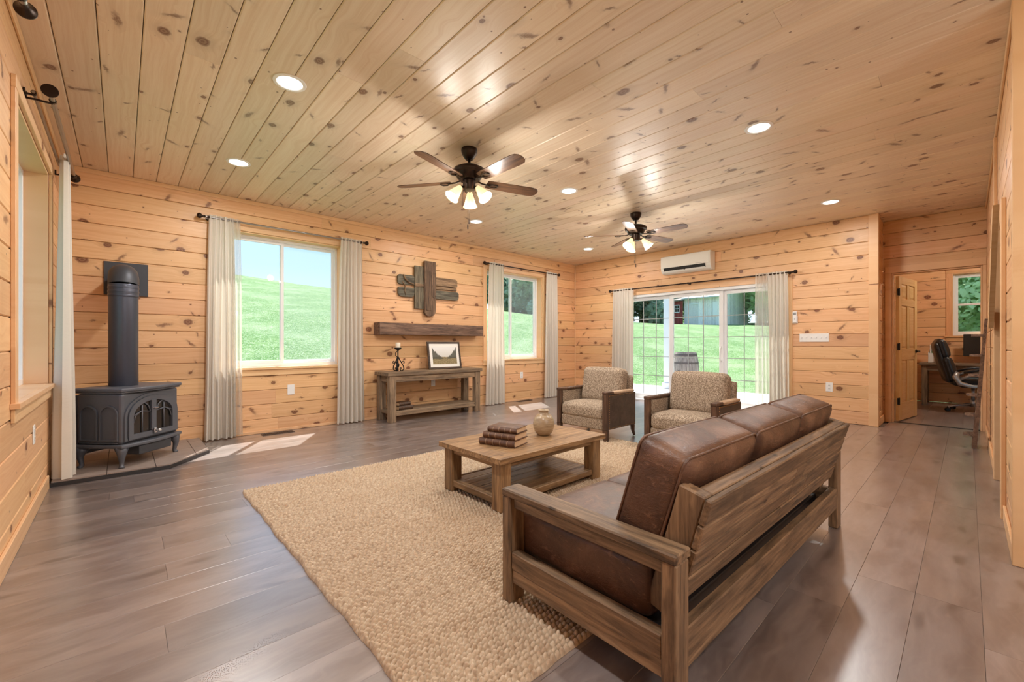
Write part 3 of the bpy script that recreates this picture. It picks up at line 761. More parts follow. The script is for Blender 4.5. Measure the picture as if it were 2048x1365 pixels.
def tree(x, y, s, kind, label, group):
    o = thing('tree', label, 'tree', (x, y, float(ground(x, y))-.05), rng.uniform(0, 6.28), group); o.scale = (s*rng.uniform(.95, 1.2), s*rng.uniform(.95, 1.2), s)
    link('crown', tms[kind][0], o); link('trunk', tms[kind][1], o)
ORD = 'first second third fourth fifth sixth seventh eighth ninth tenth eleventh twelfth'.split()
def grove(spots, kind, text, group):
    def u(p): return (p[0]*.7338-p[1]*.6793)/(p[0]*.6793+p[1]*.7338)
    for k, (x, y, s) in enumerate(sorted(spots, key=u)): tree(x, y, s, kind, text % ORD[k], group)
grove([(40, 36, 1.9), (42, 31, 2.0), (44, 41, 2.0), (37, 40, 1.8), (46, 36, 2.2), (49, 31, 2.1), (34, 44, 1.8), (52, 42, 2.4), (40, 46, 2.1), (30, 47, 1.5), (37, 35.5, 1.3), (45, 46, 2.2)], 1, 'dark woodland tree, %s from the left beyond the corner window', 'woodland trees beyond the lawn')
grove([(60, 31, 2.3), (62, 36, 2.4), (55, 34, 2.0), (66, 30, 2.5), (57, 29.5, 1.8), (52, 29.5, 1.5)], 1, 'dark tree, %s from the left of those left of the barn', 'trees left of the barn')
grove([(58, 14.5, 2.2), (60, 18, 2.4), (66, 22, 2.9), (55, 11.5, 2.0), (64, 11, 2.5), (70, 27, 2.9)], 0, 'bright green tree, %s from the left of those around the barn', 'trees right of the barn')
grove([(17.0, -.6, 1.0), (18.5, .9, 1.15), (20.5, -2.0, 1.3), (16.2, 1.8, .9), (22, .2, 1.5), (17.5, -2.6, 1.0)], 2, 'leafy tree, %s from the left outside the office window', 'trees outside the office')

# ================================================================== FURNITURE
def part(parent, name, mat, *boxes, c=.004, label=None, M=None):
    mb = MB()
    for q in boxes: mb.box(*q, c, M=M)
    return mb.build(name, M_[mat], parent, label=label)

# ---- jute rug: woven loops as real relief
rx0, rx1, ry0, ry1 = .633, 4.02, .937, 3.556
px_, py_ = .0235, .0215          # loop length along the rope, rope pitch
SU, SV = 5, 6
nx_ = int((rx1-rx0)/px_)*SU; ny_ = int((ry1-ry0)/py_)*SV
rs = np.random.RandomState(3)
U, V = np.meshgrid(np.arange(nx_+1)/float(SU), np.arange(ny_+1)/float(SV), indexing='ij')
cj = np.floor(V).astype(int)
Uo = U+.5*(cj % 2)+.35*rs.rand(cj.max()+2)[cj]
ci = np.floor(Uo).astype(int)
jit = rs.rand(ci.max()+2, cj.max()+3); jit2 = rs.rand(ci.max()+2, cj.max()+3)
fu = Uo-ci-.5; fv = V-cj-.5
ridge = np.clip(1-(np.abs(fv)/.46)**2.2, 0, 1)**.6
loop = np.clip(1-(np.abs(fu)/.48)**2.6, 0, 1)**.6
hgt = ridge*(.25+.75*loop)*(.80+.32*jit[ci, cj])
Xr = rx0+U*px_+(jit2[ci, cj]-.5)*.002; Yr = ry0+V*py_+(jit[ci, cj]-.5)*.0025+.0015*np.sin(U*.7)
Xr = Xr+.003*np.sin(Yr*9)+.003*np.sin(Yr*23+1)*(U < 3)
Zr = .002+.022*hgt
edge = (U == 0) | (U == U.max()) | (V == 0) | (V == V.max()); Zr[edge] = .001
nxx, nyy = U.shape
me = bpy.data.meshes.new('jute_rug'); nv = nxx*nyy; nf = (nxx-1)*(nyy-1)
me.vertices.add(nv); me.vertices.foreach_set('co', np.stack([Xr, Yr, Zr], -1).reshape(-1).astype(np.float32))
ii, jj = np.meshgrid(np.arange(nxx-1), np.arange(nyy-1), indexing='ij'); a = (ii*nyy+jj).ravel()
quads = np.stack([a, a+nyy, a+nyy+1, a+1], -1).ravel().astype(np.int32)
me.loops.add(nf*4); me.loops.foreach_set('vertex_index', quads); me.polygons.add(nf)
me.polygons.foreach_set('loop_start', np.arange(nf, dtype=np.int32)*4); me.update(calc_edges=True)
me.polygons.foreach_set('use_smooth', [True]*nf); me.materials.append(M_['jute'])
tag(link('jute_rug', me), 'chunky woven natural jute rug under the coffee table', 'rug')
RT = .019     # top of the rug

# ---- sofa
so = thing('sofa', 'reclaimed wood sofa with brown leather cushions seen from behind', 'sofa', (1.135, .554, 0), R(-1.39))
LX = 1.975; DY = .752
for x in (0, LX-.08):
    part(so, 'leg', 'sofa_z', (x, x+.08, 0, .045, .0005, .444)); part(so, 'leg', 'sofa_z', (x, x+.08, DY-.05, DY, RT, .444))
    part(so, 'arm', 'sofa_y', (x-.002 if x == 0 else x-.010, x+.090 if x == 0 else x+.082, -.002, DY+.002, .445, .475), c=.005)
    xi = x+.018 if x == 0 else x+.022
    part(so, 'arm_rail', 'grey_y', (xi, xi+.04, .046, DY-.051, .40, .4445))
    part(so, 'side_rail', 'sofa_y', (x+.006, x+.05, .046, DY-.051, .155, .226)); part(so, 'lower_side_rail', 'grey_y', (x+.012, x+.05, .046, DY-.051, .098, .154))
part(so, 'rear_rail', 'sofa_x', (.081, LX-.081, .004, .04, .118, .236)); part(so, 'front_rail', 'sofa_x', (.081, LX-.081, DY-.044, DY-.008, .118, .236))
part(so, 'seat_platform', 'black_trim', (.10, LX-.10, .10, DY-.046, .14, .186))
# leaning back: posts and slats
lean = math.atan2(.115, .42); LM = T((0, .122, .235)) @ Matrix.Rotation(lean, 4, 'X')
for x in (.099, LX-.099-.05): part(so, 'back_post', 'sofa_z', (x, x+.05, -.052, .03, .0, .418), M=LM)
sl = [(.335, .418), (.254, .3335), (.172, .2525), (.082, .165)]
for k, (a, d) in enumerate(sl):
    cuts = [.094]+sorted(rng.uniform(.35, LX-.35) for _ in range((0, 2, 2, 1)[k]))+[LX-.094]
    for c0, c1 in zip(cuts, cuts[1:]):
        if c1-c0 > .02: part(so, 'back_slat', 'sofa_x', (c0+.0003, c1-.0003, -.074, -.0535, a+.0008, d-.0008), c=.004, M=LM)
part(so, 'back_cap', 'sofa_x', (.15, LX-.15, -.0525, -.01, .34, .418), c=.003, M=LM)
cw = (LX-.20)/3
def piping(parent, loops, M, r=.0045, mat='leather'):
    mb = MB()
    for lp in loops: mb.tube(lp+[lp[0], lp[1]], r, 6, False, M)
    return mb.build('piping', M_[mat], parent, True)
def ring(x0, x1, y, z0, z1, r=.035, ax='y', n=4):
    pts = []
    for cx, cz, a0 in ((x1-r, z1-r, 0), (x0+r, z1-r, 90), (x0+r, z0+r, 180), (x1-r, z0+r, 270)):
        for k in range(n+1):
            a = R(a0+90*k/n); p = (cx+r*math.cos(a), cz+r*math.sin(a))
            pts.append((p[0], y, p[1]) if ax == 'y' else ((p[0], p[1], y) if ax == 'z' else (y, p[0], p[1])))
    return pts
for k in range(3):
    x0 = .10+k*cw+.003; x1 = x0+cw-.006
    mb = MB(); mb.cushion(x0-.02*(k == 0), x1+.02*(k == 2), .13, DY-.005, .188, .372, .026, (.006, .008, .014), 12)
    s = mb.build('seat_cushion', M_['leather'], so, True)
    piping(s, [ring(x0+.004-.02*(k == 0), x1-.004, .352, .134, DY-.009, .04, 'z'), ring(x0+.004-.02*(k == 0), x1-.004, .225, .134, DY-.009, .04, 'z')], None)
    CM = LM @ T((0, .035, .12)) @ RX(2)
    mb = MB(); mb.cushion(x0, x1, 0, .175, .0, .375, .026, (.008, .026, .014), 12, CM)
    s = mb.build('back_cushion', M_['leather'], so, True)
    piping(s, [ring(x0+.0, x1-.0, .010, .002, .374, .03, 'y'), ring(x0+.0, x1-.0, .165, .002, .374, .03, 'y')], CM)

# ---- coffee table
ct = thing('coffee_table', 'oiled timber coffee table with a slatted lower shelf on the rug', 'table', (1.69, 1.93, RT))
cl_, cd, chh = 1.10, .68, .342
for k in range(5):
    q = cd/5; part(ct, 'top_plank', 'table_x', (.0, cl_, k*q+.0004, (k+1)*q-.0004, chh-.034, chh), c=.0015)
for x in (.03, cl_-.12):
    for y in (.03, cd-.12): part(ct, 'leg', 'table_z', (x, x+.09, y, y+.09, 0, chh-.0345))
part(ct, 'apron', 'table_x', (.121, cl_-.121, .045, .075, chh-.075, chh-.0345)); part(ct, 'apron', 'table_x', (.121, cl_-.121, cd-.075, cd-.045, chh-.075, chh-.0345))
part(ct, 'apron', 'table_y', (.045, .075, .121, cd-.121, chh-.075, chh-.0345)); part(ct, 'apron', 'table_y', (cl_-.075, cl_-.045, .121, cd-.121, chh-.075, chh-.0345))
part(ct, 'shelf_rail', 'table_x', (.121, cl_-.121, .04, .065, .035, .078)); part(ct, 'shelf_rail', 'table_x', (.121, cl_-.121, cd-.065, cd-.04, .035, .078))
part(ct, 'shelf_rail', 'table_y', (.04, .065, .121, cd-.121, .035, .078)); part(ct, 'shelf_rail', 'table_y', (cl_-.065, cl_-.04, .121, cd-.121, .035, .078))
for k in range(6):
    w_ = (cd-.135)/6; part(ct, 'shelf_slat', 'table_x', (.066, cl_-.066, .067+k*w_, .067+(k+1)*w_-.004, .058, .076), c=.002)

# ---- leather-bound books
def book(label, loc, rz, L, Dp, Th, group, mat='book', ribs=4):
    o = thing('book', label, 'book', loc, rz, group)     # spine faces -y, cover length along x
    part(o, 'pages', 'paper', (.006, L-.006, .008, Dp-.006, .004, Th-.004), c=.001)
    mb = MB(); mb.box(0, L, .006, Dp, 0, .0038, .001); mb.box(0, L, .006, Dp, Th-.0038, Th, .001)
    n = 8; pr = [(.006+.0*math.cos(0), 0)]
    pr = [(.008-.012*math.sin(math.pi*i/n), Th*i/n) for i in range(n+1)]; pr2 = [(.0115-.010*math.sin(math.pi*i/n), Th-Th*i/n) for i in range(n+1)]
    mb.prism(pr+pr2, 0, L, 'x'); mb.build('cover', M_[mat], o, angle=50)
    for k in range(ribs):
        x = L*(k+1)/(ribs+1)
        mb = MB(); mb.prism([(.008-.0145*math.sin(math.pi*i/n), Th*i/n) for i in range(n+1)], x-.003, x+.003, 'x'); mb.build('spine_band', M_['book_band' if mat == 'book' else 'book'], o)
    return o
zt = RT+chh
g = 'leather bound books stacked on the coffee table'
book('thickest brown leather book at the bottom of the coffee table stack', (1.853, 2.345, zt+.0005), R(-71.8), .285, .20, .047, g)
book('brown leather book in the middle of the coffee table stack', (1.870, 2.322, zt+.048), R(-72.5), .258, .185, .043, g)
book('smallest brown leather book on top of the coffee table stack', (1.893, 2.298, zt+.0915), R(-71), .230, .165, .037, g)
# vase
b = MB(); b.lathe([(.0, 0), (.043, 0), (.047, .004), (.066, .026), (.077, .058), (.0795, .085), (.075, .115), (.061, .142), (.043, .158), (.034, .165), (.033, .177), (.041, .181), (.043, .187), (.036, .190), (.030, .186), (.028, .168), (.05, .14), (.06, .1), (.05, .03), (0, .02)], 36, cap=False)
o = b.build('vase', M_['vase'], None, True); o.scale = (1.05, 1.05, 1.03); o.location = (2.41, 2.24, zt+.0005); tag(o, 'round tan stoneware vase standing on the coffee table', 'vase')

# ---- armchairs (front faces -x)
def armchair(label, loc):
    o = thing('armchair', label, 'armchair', loc, 0, 'tweed armchairs by the sliding door')
    Dx, Wy, ah = .60, .70, .54
    for y in (.0, Wy-.055):
        mb = MB(); v = []
        for z, i in ((0, .012), (.125, .0)):
            v += [(i, y+i*(y > 0), z), (.05-i*.5, y+i*(y > 0), z), (.05-i*.5, y+.055-i*(y == 0), z), (i, y+.055-i*(y == 0), z)]
        mb.add(v, [(0, 1, 2, 3), (4, 5, 6, 7), (0, 1, 5, 4), (1, 2, 6, 5), (2, 3, 7, 6), (3, 0, 4, 7)]); mb.build('front_leg', M_['rail_dark'], o)
        mb = MB(); mb.tube([(Dx-.04, y+.0275, .125), (Dx-.035, y+.0275, .06), (Dx-.005, y+.0275, 0)], [.032, .026, .018], 4); mb.build('rear_leg', M_['rail_dark'], o)
        part(o, 'arm_post', 'rail_dark', (0, .05, y, y+.055, .1255, ah-.028), c=.004)
        part(o, 'arm_cap', 'rail_dark', (-.004, .14, y-.003, y+.058, ah-.0275, ah), c=.005)
        mb = MB(); mb.cushion(.141, Dx-.04, y-.004, y+.059, ah-.035, ah-.002, .014, (0, 0, .002), 6); mb.build('arm_pad', M_['leather_tan' if y == 0 else 'rail_dark'], o, True)
        yo = (y+.004, y+.022) if y == 0 else (y+.033, y+.051)
        yi = (y+.023, y+.05) if y == 0 else (y+.005, y+.032)
        lp = part(o, 'side_panel', 'leather_dark', (.051, Dx-.012, *yo, .128, ah-.036), c=.004)
        part(o, 'inner_arm', 'tweed', (.051, Dx-.06, *yi, .128, ah-.036), c=.008)
        mb = MB(); ys = yo[0] if y == 0 else yo[1]
        pts = [(.062, z_) for z_ in np.arange(.15, ah-.045, .024)]+[(x_, .14) for x_ in np.arange(.062, Dx-.02, .024)]+[(x_, ah-.045) for x_ in np.arange(.062, Dx-.04, .024)]
        for (x_, z_) in pts: mb.ball((x_, ys, z_), .0055, 6, 4, sc=(1, .7, 1))
        mb.build('nail_trim', M_['brass_nail'], lp, True)
    part(o, 'front_panel', 'tweed', (.012, .07, .056, Wy-.056, .118, .238), c=.014)
    part(o, 'seat_deck', 'tweed', (.07, Dx-.06, .052, Wy-.052, .13, .225), c=.004)
    mb = MB(); mb.cushion(.004, .46, .058, Wy-.058, .228, .375, .042, (.006, .0, .03), 12); mb.build('seat_cushion', M_['tweed'], o, True)
    BM = T((Dx-.10, 0, .125)) @ RY(7)
    mb = MB(); mb.cushion(-.0, .075, .05, Wy-.05, 0, .575, .02, (0, 0, .0), 8, BM); mb.build('backrest', M_['tweed'], o, True)
    CM = T((Dx-.255, 0, .37)) @ RY(10)
    mb = MB(); mb.cushion(0, .155, .068, Wy-.068, 0, .415, .05, (.028, .0, .014), 12, CM); mb.build('back_cushion', M_['tweed'], o, True)
    return o
armchair('tweed armchair with leather sides nearer the back wall', (3.80, 2.62, RT*.5))
armchair('tweed armchair with leather sides nearer the sofa arm', (3.80, 1.48, RT*.5))

# ---- console table
cn = thing('console_table', 'weathered timber console table against the back wall', 'table', (2.61, 5.25, 0))
CL, CD, CH = 1.61, .42, .68
for k in range(3): part(cn, 'top_plank', 'grey_x', (0, CL, k*CD/3+.0005, (k+1)*CD/3-.0005, CH-.048, CH), c=.003)
for x in (.03, CL-.13):
    for y in (.012, CD-.10): part(cn, 'leg', 'grey_z', (x, x+.095, y, y+.085, 0, CH-.0485))
part(cn, 'apron', 'grey_x', (.126, CL-.131, .025, .055, CH-.135, CH-.0485)); part(cn, 'apron', 'grey_x', (.126, CL-.131, CD-.055, CD-.025, CH-.135, CH-.0485))
for x in (.05, CL-.08): part(cn, 'apron', 'grey_y', (x, x+.03, .098, CD-.101, CH-.135, CH-.0485))
part(cn, 'shelf_rail', 'grey_x', (.126, CL-.131, .022, .05, .085, .15))
for k in range(3): part(cn, 'shelf_plank', 'grey_x', (.05, CL-.05, .098+k*.074, .098+(k+1)*.074-.001, .112, .149), c=.002)
part(cn, 'shelf_plank', 'grey_x', (.126, CL-.131, .051, .097, .112, .149), c=.002); part(cn, 'shelf_plank', 'grey_x', (.126, CL-.131, CD-.10, CD-.02, .112, .149), c=.002)
g = 'old books on the console shelf'
book('dark old book lying on the console shelf', (2.80, 5.31, .1505), R(6), .23, .16, .055, g, 'book_b', 3)
book('smaller dark book lying on top of the console shelf book', (2.815, 5.325, .206), R(12), .20, .14, .046, g, 'book_b', 3)
# candlestick
cs = thing('candlestick', 'black scrolled wrought iron candlestick on the console', 'candlestick', (2.85, 5.44, CH+.0005))
b = MB(); b.tube([(0, 0, .01), (0, 0, .32)], .009, 8); b.ball((0, 0, .09), .022, 10, 6, sc=(1, 1, 1.5)); b.ball((0, 0, .2), .014, 8, 5); b.build('stem', M_['iron'], cs, True)
b = MB(); b.lathe([(.012, .29), (.02, .305), (.045, .315), (.05, .335), (.046, .335), (.04, .322), (0, .32)], 20, cap=False); b.build('cup', M_['iron'], cs, angle=40)
for k in range(3):
    b = MB(); Mk = RZ(120*k-10)
    pts = [(.012+.0*t, 0, .16) for t in (0,)]
    pts = [(.010, 0, .20), (.022, 0, .165), (.052, 0, .12), (.078, 0, .075), (.085, 0, .035), (.066, 0, .010), (.040, 0, .012), (.028, 0, .034), (.040, 0, .05), (.052, 0, .042)]
    b.tube(pts, .0075, 6, True, Mk); b.tube([(.05, 0, .125), (.075, 0, .145), (.092, 0, .135), (.09, 0, .115), (.077, 0, .115)], .006, 6, True, Mk)
    b.build('scroll_leg', M_['iron'], cs, True)
b = MB(); b.tube([(-.01, 0, .20), (-.034, 0, .225), (-.036, 0, .26), (-.014, 0, .285)], .006, 6); b.build('scroll', M_['iron'], cs, True)
b = MB(); b.lathe([(.031, 0), (.033, .004), (.033, .078), (.029, .083), (.02, .08), (0, .078)], 20, cap=False); b.tube([(0, 0, .078), (0.002, 0, .09)], .0015, 5)
o = b.build('candle', M_['candle'], None, angle=40); o.location = (2.85, 5.44, CH+.3225); tag(o, 'short cream pillar candle on the iron candlestick', 'candle')
# framed landscape print leaning on the wall
def print_mat():
    t = NT('landscape_print'); v = t.n('TexCoord', out=3); s = t.n('SeparateXYZ', {0: v}, out=None); x, z = s.outputs[0], s.outputs[2]
    n1 = t.noise(v, 22, 5, .7); n2 = t.noise(v, 60, 4, .7); n3 = t.noise(v, 9, 3)
    sky = t.mix(t.step(z, .12, .27), (.62, .60, .55), (.74, .73, .70))
    fld = t.ramp(n2, [(.3, (.10, .075, .03)), (.5, (.25, .19, .085)), (.7, (.42, .34, .20))])
    col = t.mix(t.math('GREATER_THAN', t.math('ADD', t.math('MULTIPLY', n1, .03), .095), z), sky, fld)
    tree_h = t.math('ADD', .085, t.math('MULTIPLY', t.math('POWER', t.math('MULTIPLY', t.math('ABSOLUTE', t.math('SUBTRACT', x, .215)), 5.2), 1.6), .145))
    tree_h = t.math('ADD', tree_h, t.math('MULTIPLY', t.math('SUBTRACT', n1, .5), .12))
    tm = t.math('MULTIPLY', t.math('LESS_THAN', z, tree_h), t.math('GREATER_THAN', z, t.math('MULTIPLY_ADD', n3, .05, .055)))
    col = t.mix(t.math('MULTIPLY', tm, .93), col, t.mix(n2, (.02, .022, .014), (.10, .095, .065)))
    return t.pbr(col, .6)
M_['print'] = print_mat()
M_['mat_board'] = plain('white_mat_board', (.80, .77, .71), .8, 0, .02)
M_['frame_brown'] = oldwood('dark_picture_frame', (.10, .065, .045), (.065, .042, .03), (.03, .02, .015), 'x', .45)
PW, PH = .585, .425
pf = thing('picture_frame', 'framed landscape print with white mat leaning on the console', 'picture', (3.385, 5.49, CH+.003)); pf.rotation_euler = (R(-10), 0, R(-2))
for nm, q in (('frame_rail', (0, PW, -.012, .012, 0, .03)), ('frame_rail', (0, PW, -.012, .012, PH-.03, PH)), ('frame_stile', (0, .03, -.012, .012, .03, PH-.03)), ('frame_stile', (PW-.03, PW, -.012, .012, .03, PH-.03))): part(pf, nm, 'frame_brown', q, c=.003)
part(pf, 'mat_board', 'mat_board', (.03, PW-.03, -.003, .006, .03, PH-.03), c=0)
b = MB(); b.box(0, .43, 0, .002, 0, .27); o = b.build('print', M_['print'], pf); o.location = (.078, -.0055, .075)

# ---- mantel beam, wall sculpture
b = MB(); r2 = random.Random(4); n = 22; sec = [(5.521, 1.203), (5.5185, 1.29), (5.522, 1.362), (5.53, 1.368), (5.7195, 1.368), (5.7195, 1.20), (5.53, 1.199)]
for i in range(n+1):
    x = 2.62+1.83*i/n
    for (y, z) in sec: b.v.append((x, y+r2.uniform(-.0035, .0035)*(y < 5.6), z+r2.uniform(-.003, .003)*(y < 5.6)))
m = len(sec)
for i in range(n):
    for j in range(m): b.f.append((i*m+j, i*m+(j+1) % m, (i+1)*m+(j+1) % m, (i+1)*m+j))
b.f += [tuple(range(m)), tuple(range(n*m, n*m+m))]
tag(b.build('mantel_beam', M_['beam']), 'rough dark timber mantel beam fixed to the back wall', 'mantel')
ws = thing('wall_sculpture', 'wall hanging of crossed weathered driftwood boards above the mantel', 'wall art', (0, 5.7195, 0))
M_['drift_g'] = oldwood('driftwood_grey', (.27, .225, .15), (.15, .122, .08), (.055, .044, .03), 'z', .8, bump=.8)
M_['drift_b'] = oldwood('driftwood_brown', (.22, .135, .08), (.125, .075, .045), (.045, .028, .018), 'z', .75, bump=.8)
M_['drift_gh'] = oldwood('driftwood_grey_flat', (.22, .195, .14), (.12, .105, .075), (.045, .038, .028), 'x', .8, bump=.9)
M_['drift_bh'] = oldwood('driftwood_tan_flat', (.42, .28, .16), (.24, .15, .085), (.07, .045, .028), 'x', .8, bump=.9)
def slab(nm, mat, x0, x1, z0, z1, y0, y1, rnd=(0, 0, 0, 0), seed=1):
    """board on the wall with rounded corners (bl, br, tr, tl) and a slightly uneven outline"""
    r_ = random.Random(seed); pts = []
    for (cx, cz, a0, rr, sx, sz) in ((x0, z0, 180, rnd[0], 1, 1), (x1, z0, 270, rnd[1], -1, 1), (x1, z1, 0, rnd[2], -1, -1), (x0, z1, 90, rnd[3], 1, -1)):
        k = 6 if rr > .01 else 0
        if not k: pts.append((cx, cz)); continue
        for i in range(k+1):
            a = R(a0+90*i/k); pts.append((cx+sx*rr+rr*math.cos(a)+r_.uniform(-.002, .002), cz+sz*rr+rr*math.sin(a)+r_.uniform(-.002, .002)))
    b = MB(); b.prism(pts, -y0, -y1, 'y')
    o = b.build(nm, M_[mat], ws)
    bv = o.modifiers.new('edge', 'BEVEL'); bv.width = .006; bv.segments = 2; bv.limit_method = 'ANGLE'
    return o
slab('upright_board', 'drift_g', 3.25, 3.40, 1.605, 2.255, .022, .05, (.005, 0, .02, .01), 1)
slab('upright_board', 'drift_b', 3.405, 3.605, 1.495, 2.345, .03, .075, (.07, .09, 0, .005), 2)
slab('raised_strip', 'drift_b', 3.425, 3.52, 1.58, 2.20, .0755, .083, (.03, 0, 0, 0), 3)
slab('raised_strip', 'drift_b', 3.525, 3.602, 1.78, 2.18, .0755, .081, (.05, 0, 0, 0), 4)
slab('cross_board', 'drift_gh', 2.975, 3.248, 1.955, 2.10, .004, .04, (.04, .0, .03, .05), 5)
slab('cross_board', 'drift_gh', 2.98, 3.248, 1.77, 1.915, .004, .04, (.06, .05, .0, .03), 6)
slab('cross_board', 'drift_bh', 3.607, 4.035, 1.985, 2.115, .004, .045, (.0, .02, .04, 0), 7)
slab('cross_board', 'drift_gh', 3.607, 4.065, 1.775, 1.91, .004, .045, (.02, .05, .04, 0), 8)
slab('tan_strip', 'drift_bh', 3.607, 4.03, 1.93, 1.978, .004, .034, (0, .01, .01, 0), 9)
slab('tan_strip', 'drift_bh', 3.252, 3.398, 1.935, 1.985, .051, .06, (0, 0, 0, 0), 10)
b = MB(); b.tube([(3.06, -.045, 2.10), (3.09, -.05, 2.03), (3.15, -.052, 1.985), (3.23, -.055, 1.965)], [.018, .024, .022, .017], 7, flat=.5); b.tube([(3.05, -.042, 1.99), (3.09, -.045, 1.93), (3.08, -.044, 1.86), (3.10, -.042, 1.79)], [.014, .018, .012, .005], 7, flat=.5); b.build('split_knot', M_['drift_bh'], ws, True)

# ---- wood stove on its hearth
hp = thing('hearth_pad', 'low tiled hearth pad with black edge under the stove', 'hearth', (0, 0, 0))
hpoly = [(XL+.017, 4.625), (.305, 4.63), (.63, 5.03), (.63, YB-.0005), (XL+.017, YB-.0005)]
b = MB(); b.prism(hpoly, .001, .030); b.build('base', M_['black_trim'], hp)
tw = .30
def clip_poly(poly, sub):
    out = sub
    n_ = len(poly)
    for i in range(n_):
        a = Vector(poly[i]); d = Vector(poly[(i+1) % n_])-a; nw = []
        ins = lambda p: d.x*(p[1]-a.y)-d.y*(p[0]-a.x) >= -1e-9
        for j in range(len(out)):
            p, q = out[j], out[(j+1) % len(out)]
            if ins(p): nw.append(p)
            if ins(p) != ins(q):
                den = d.x*(q[1]-p[1])-d.y*(q[0]-p[0]); t_ = -(d.x*(p[1]-a.y)-d.y*(p[0]-a.x))/den
                nw.append((p[0]+(q[0]-p[0])*t_, p[1]+(q[1]-p[1])*t_))
        out = nw
        if len(out) < 3: return []
    return out
inner = [(XL+.019, 4.637), (.301, 4.642), (.622, 5.035), (.622, YB-.002), (XL+.019, YB-.002)]
for i in range(4):
    for j in range(4):
        x = XL+.02+i*tw; y = 4.637+j*tw
        q = clip_poly(inner, [(x+.002, y+.002), (x+tw-.002, y+.002), (x+tw-.002, y+tw-.002), (x+.002, y+tw-.002)])
        if len(q) >= 3: b = MB(); b.prism(q, .0302, .040); b.build('tile', M_['tile'], hp)
st = thing('wood_stove', 'dark grey cast iron stove with arched glass doors', 'stove', (.0, 4.70, .0402), R(45))
SW, SD = .60, .43; Z0 = .0
def bowed(x0, x1, y0, y1, bow, z0, z1, n=10, mat='stove', nm='slab', ch=.012):
    pts = [(x0+(x1-x0)*i/n, y0-bow*math.sin(math.pi*i/n)) for i in range(n+1)]+[(x1, y1), (x0, y1)]
    b = MB(); b.prism(pts, z0, z1); o = b.build(nm, M_[mat], st)
    bv = o.modifiers.new('edge', 'BEVEL'); bv.width = ch; bv.segments = 2; bv.limit_method = 'ANGLE'; bv.angle_limit = R(50)
    return o
bowed(0, SW, 0, SD, .035, .632, .66, nm='top_plate', ch=.008)
bowed(.012, SW-.012, .012, SD-.01, .03, .618, .6318, nm='top_moulding', ch=.003)
bowed(.0, SW, 0, SD, .045, .165, .195, nm='base_skirt', ch=.008)
bowed(.02, SW-.02, .022, SD-.02, .0, .195, .618, nm='body', ch=.022)
for x, y, sx, sy in ((.045, .045, -1, -1), (SW-.045, .045, 1, -1), (.045, SD-.05, -1, 1), (SW-.045, SD-.05, 1, 1)):
    b = MB(); u = Vector((sx, sy, 0)).normalized()
    prof = [(.0, .164, .048), (.012, .13, .036), (.018, .09, .024), (.010, .05, .017), (.006, .02, .016), (.016, .006, .02), (.018, .0, .02)]
    b.tube([(x+u.x*d, y+u.y*d, z) for d, z, r_ in prof], [r_ for *_, r_ in prof], 8); b.build('leg', M_['stove'], st, True)
# arched double door on the front (y = .022)
def arch(cx, z0, w, hs, rise, n=14):
    """closed outline: rectangle of half width w and height hs with an elliptical top"""
    return [(cx-w, z0), (cx+w, z0)]+[(cx+w*math.cos(math.pi*i/n), z0+hs+rise*math.sin(math.pi*i/n)) for i in range(n+1)]
def arch_frame(nm, cx, z0, w, hs, rise, t_, y0, y1, mat, parent=st, ax='y', n=14, bottom=True):
    o1 = arch(cx, z0, w, hs, rise, n); o2 = arch(cx, z0+(t_ if bottom else 0), w-t_, hs-(t_ if bottom else 0), rise-t_, n); k = len(o1); b = MB()
    P = (lambda p, a: (p[0], a, p[1])) if ax == 'y' else (lambda p, a: (a, p[0], p[1]))
    for poly, a in ((o1, y0), (o2, y0), (o1, y1), (o2, y1)): b.v += [P(p, a) for p in poly]
    for i in range(k):
        j = (i+1) % k
        b.f += [(i, j, k+j, k+i), (2*k+i, 2*k+j, 3*k+j, 3*k+i), (i, j, 2*k+j, 2*k+i), (k+i, k+j, 3*k+j, 3*k+i)]
    return b.build(nm, M_[mat], parent, angle=35)
cx = SW/2; fy = .0215
arch_frame('door_surround', cx, .215, .262, .20, .185, .022, fy-.012, fy, 'stove')
dr = arch_frame('door_frame', cx, .222, .236, .19, .165, .042, fy-.022, fy, 'stove')
b = MB(); b.prism(arch(cx, .265, .19, .14, .12), fy-.006, fy-.0005, 'y'); b.build('glass', M_['stove_glass'], dr)
part(st, 'centre_stile', 'stove', (cx-.024, cx+.024, fy-.026, fy-.001, .265, .548), c=.005)
for s in (-1, 1):
    x = cx+s*.107
    b = MB(); b.tube([(x, fy-.014, .265), (x, fy-.014, .50)], .0045, 6); b.tube([(cx+s*.03, fy-.014, .435), (cx+s*.11, fy-.014, .45), (cx+s*.185, fy-.014, .425)], .0045, 6)
    b.tube([(cx+s*.03, fy-.014, .435), (cx+s*.05, fy-.014, .49), (cx+s*.09, fy-.014, .52)], .0045, 6); b.tube([(cx+s*.187, fy-.014, .36), (cx+s*.17, fy-.014, .42), (cx+s*.12, fy-.014, .45)], .0045, 6)
    b.build('glass_bar', M_['stove'], st, True)
b = MB(); b.box(cx-.014, cx+.014, fy-.04, fy-.0265, .238, .285, .004); b.ball((cx+.018, fy-.055, .262), .016, 10, 6); b.build('door_handle', M_['chrome'], st, angle=40)
b = MB(); b.box(cx+.0, cx+.035, fy-.036, fy-.0265, .455, .466, .002); b.box(cx-.02, cx+.012, fy-.036, fy-.0265, .462, .47, .002); b.build('latch', M_['chrome'], st)
part(st, 'ash_lip', 'stove_dark', (.14, SW-.14, -.02, .12, .085, .164), c=.006)
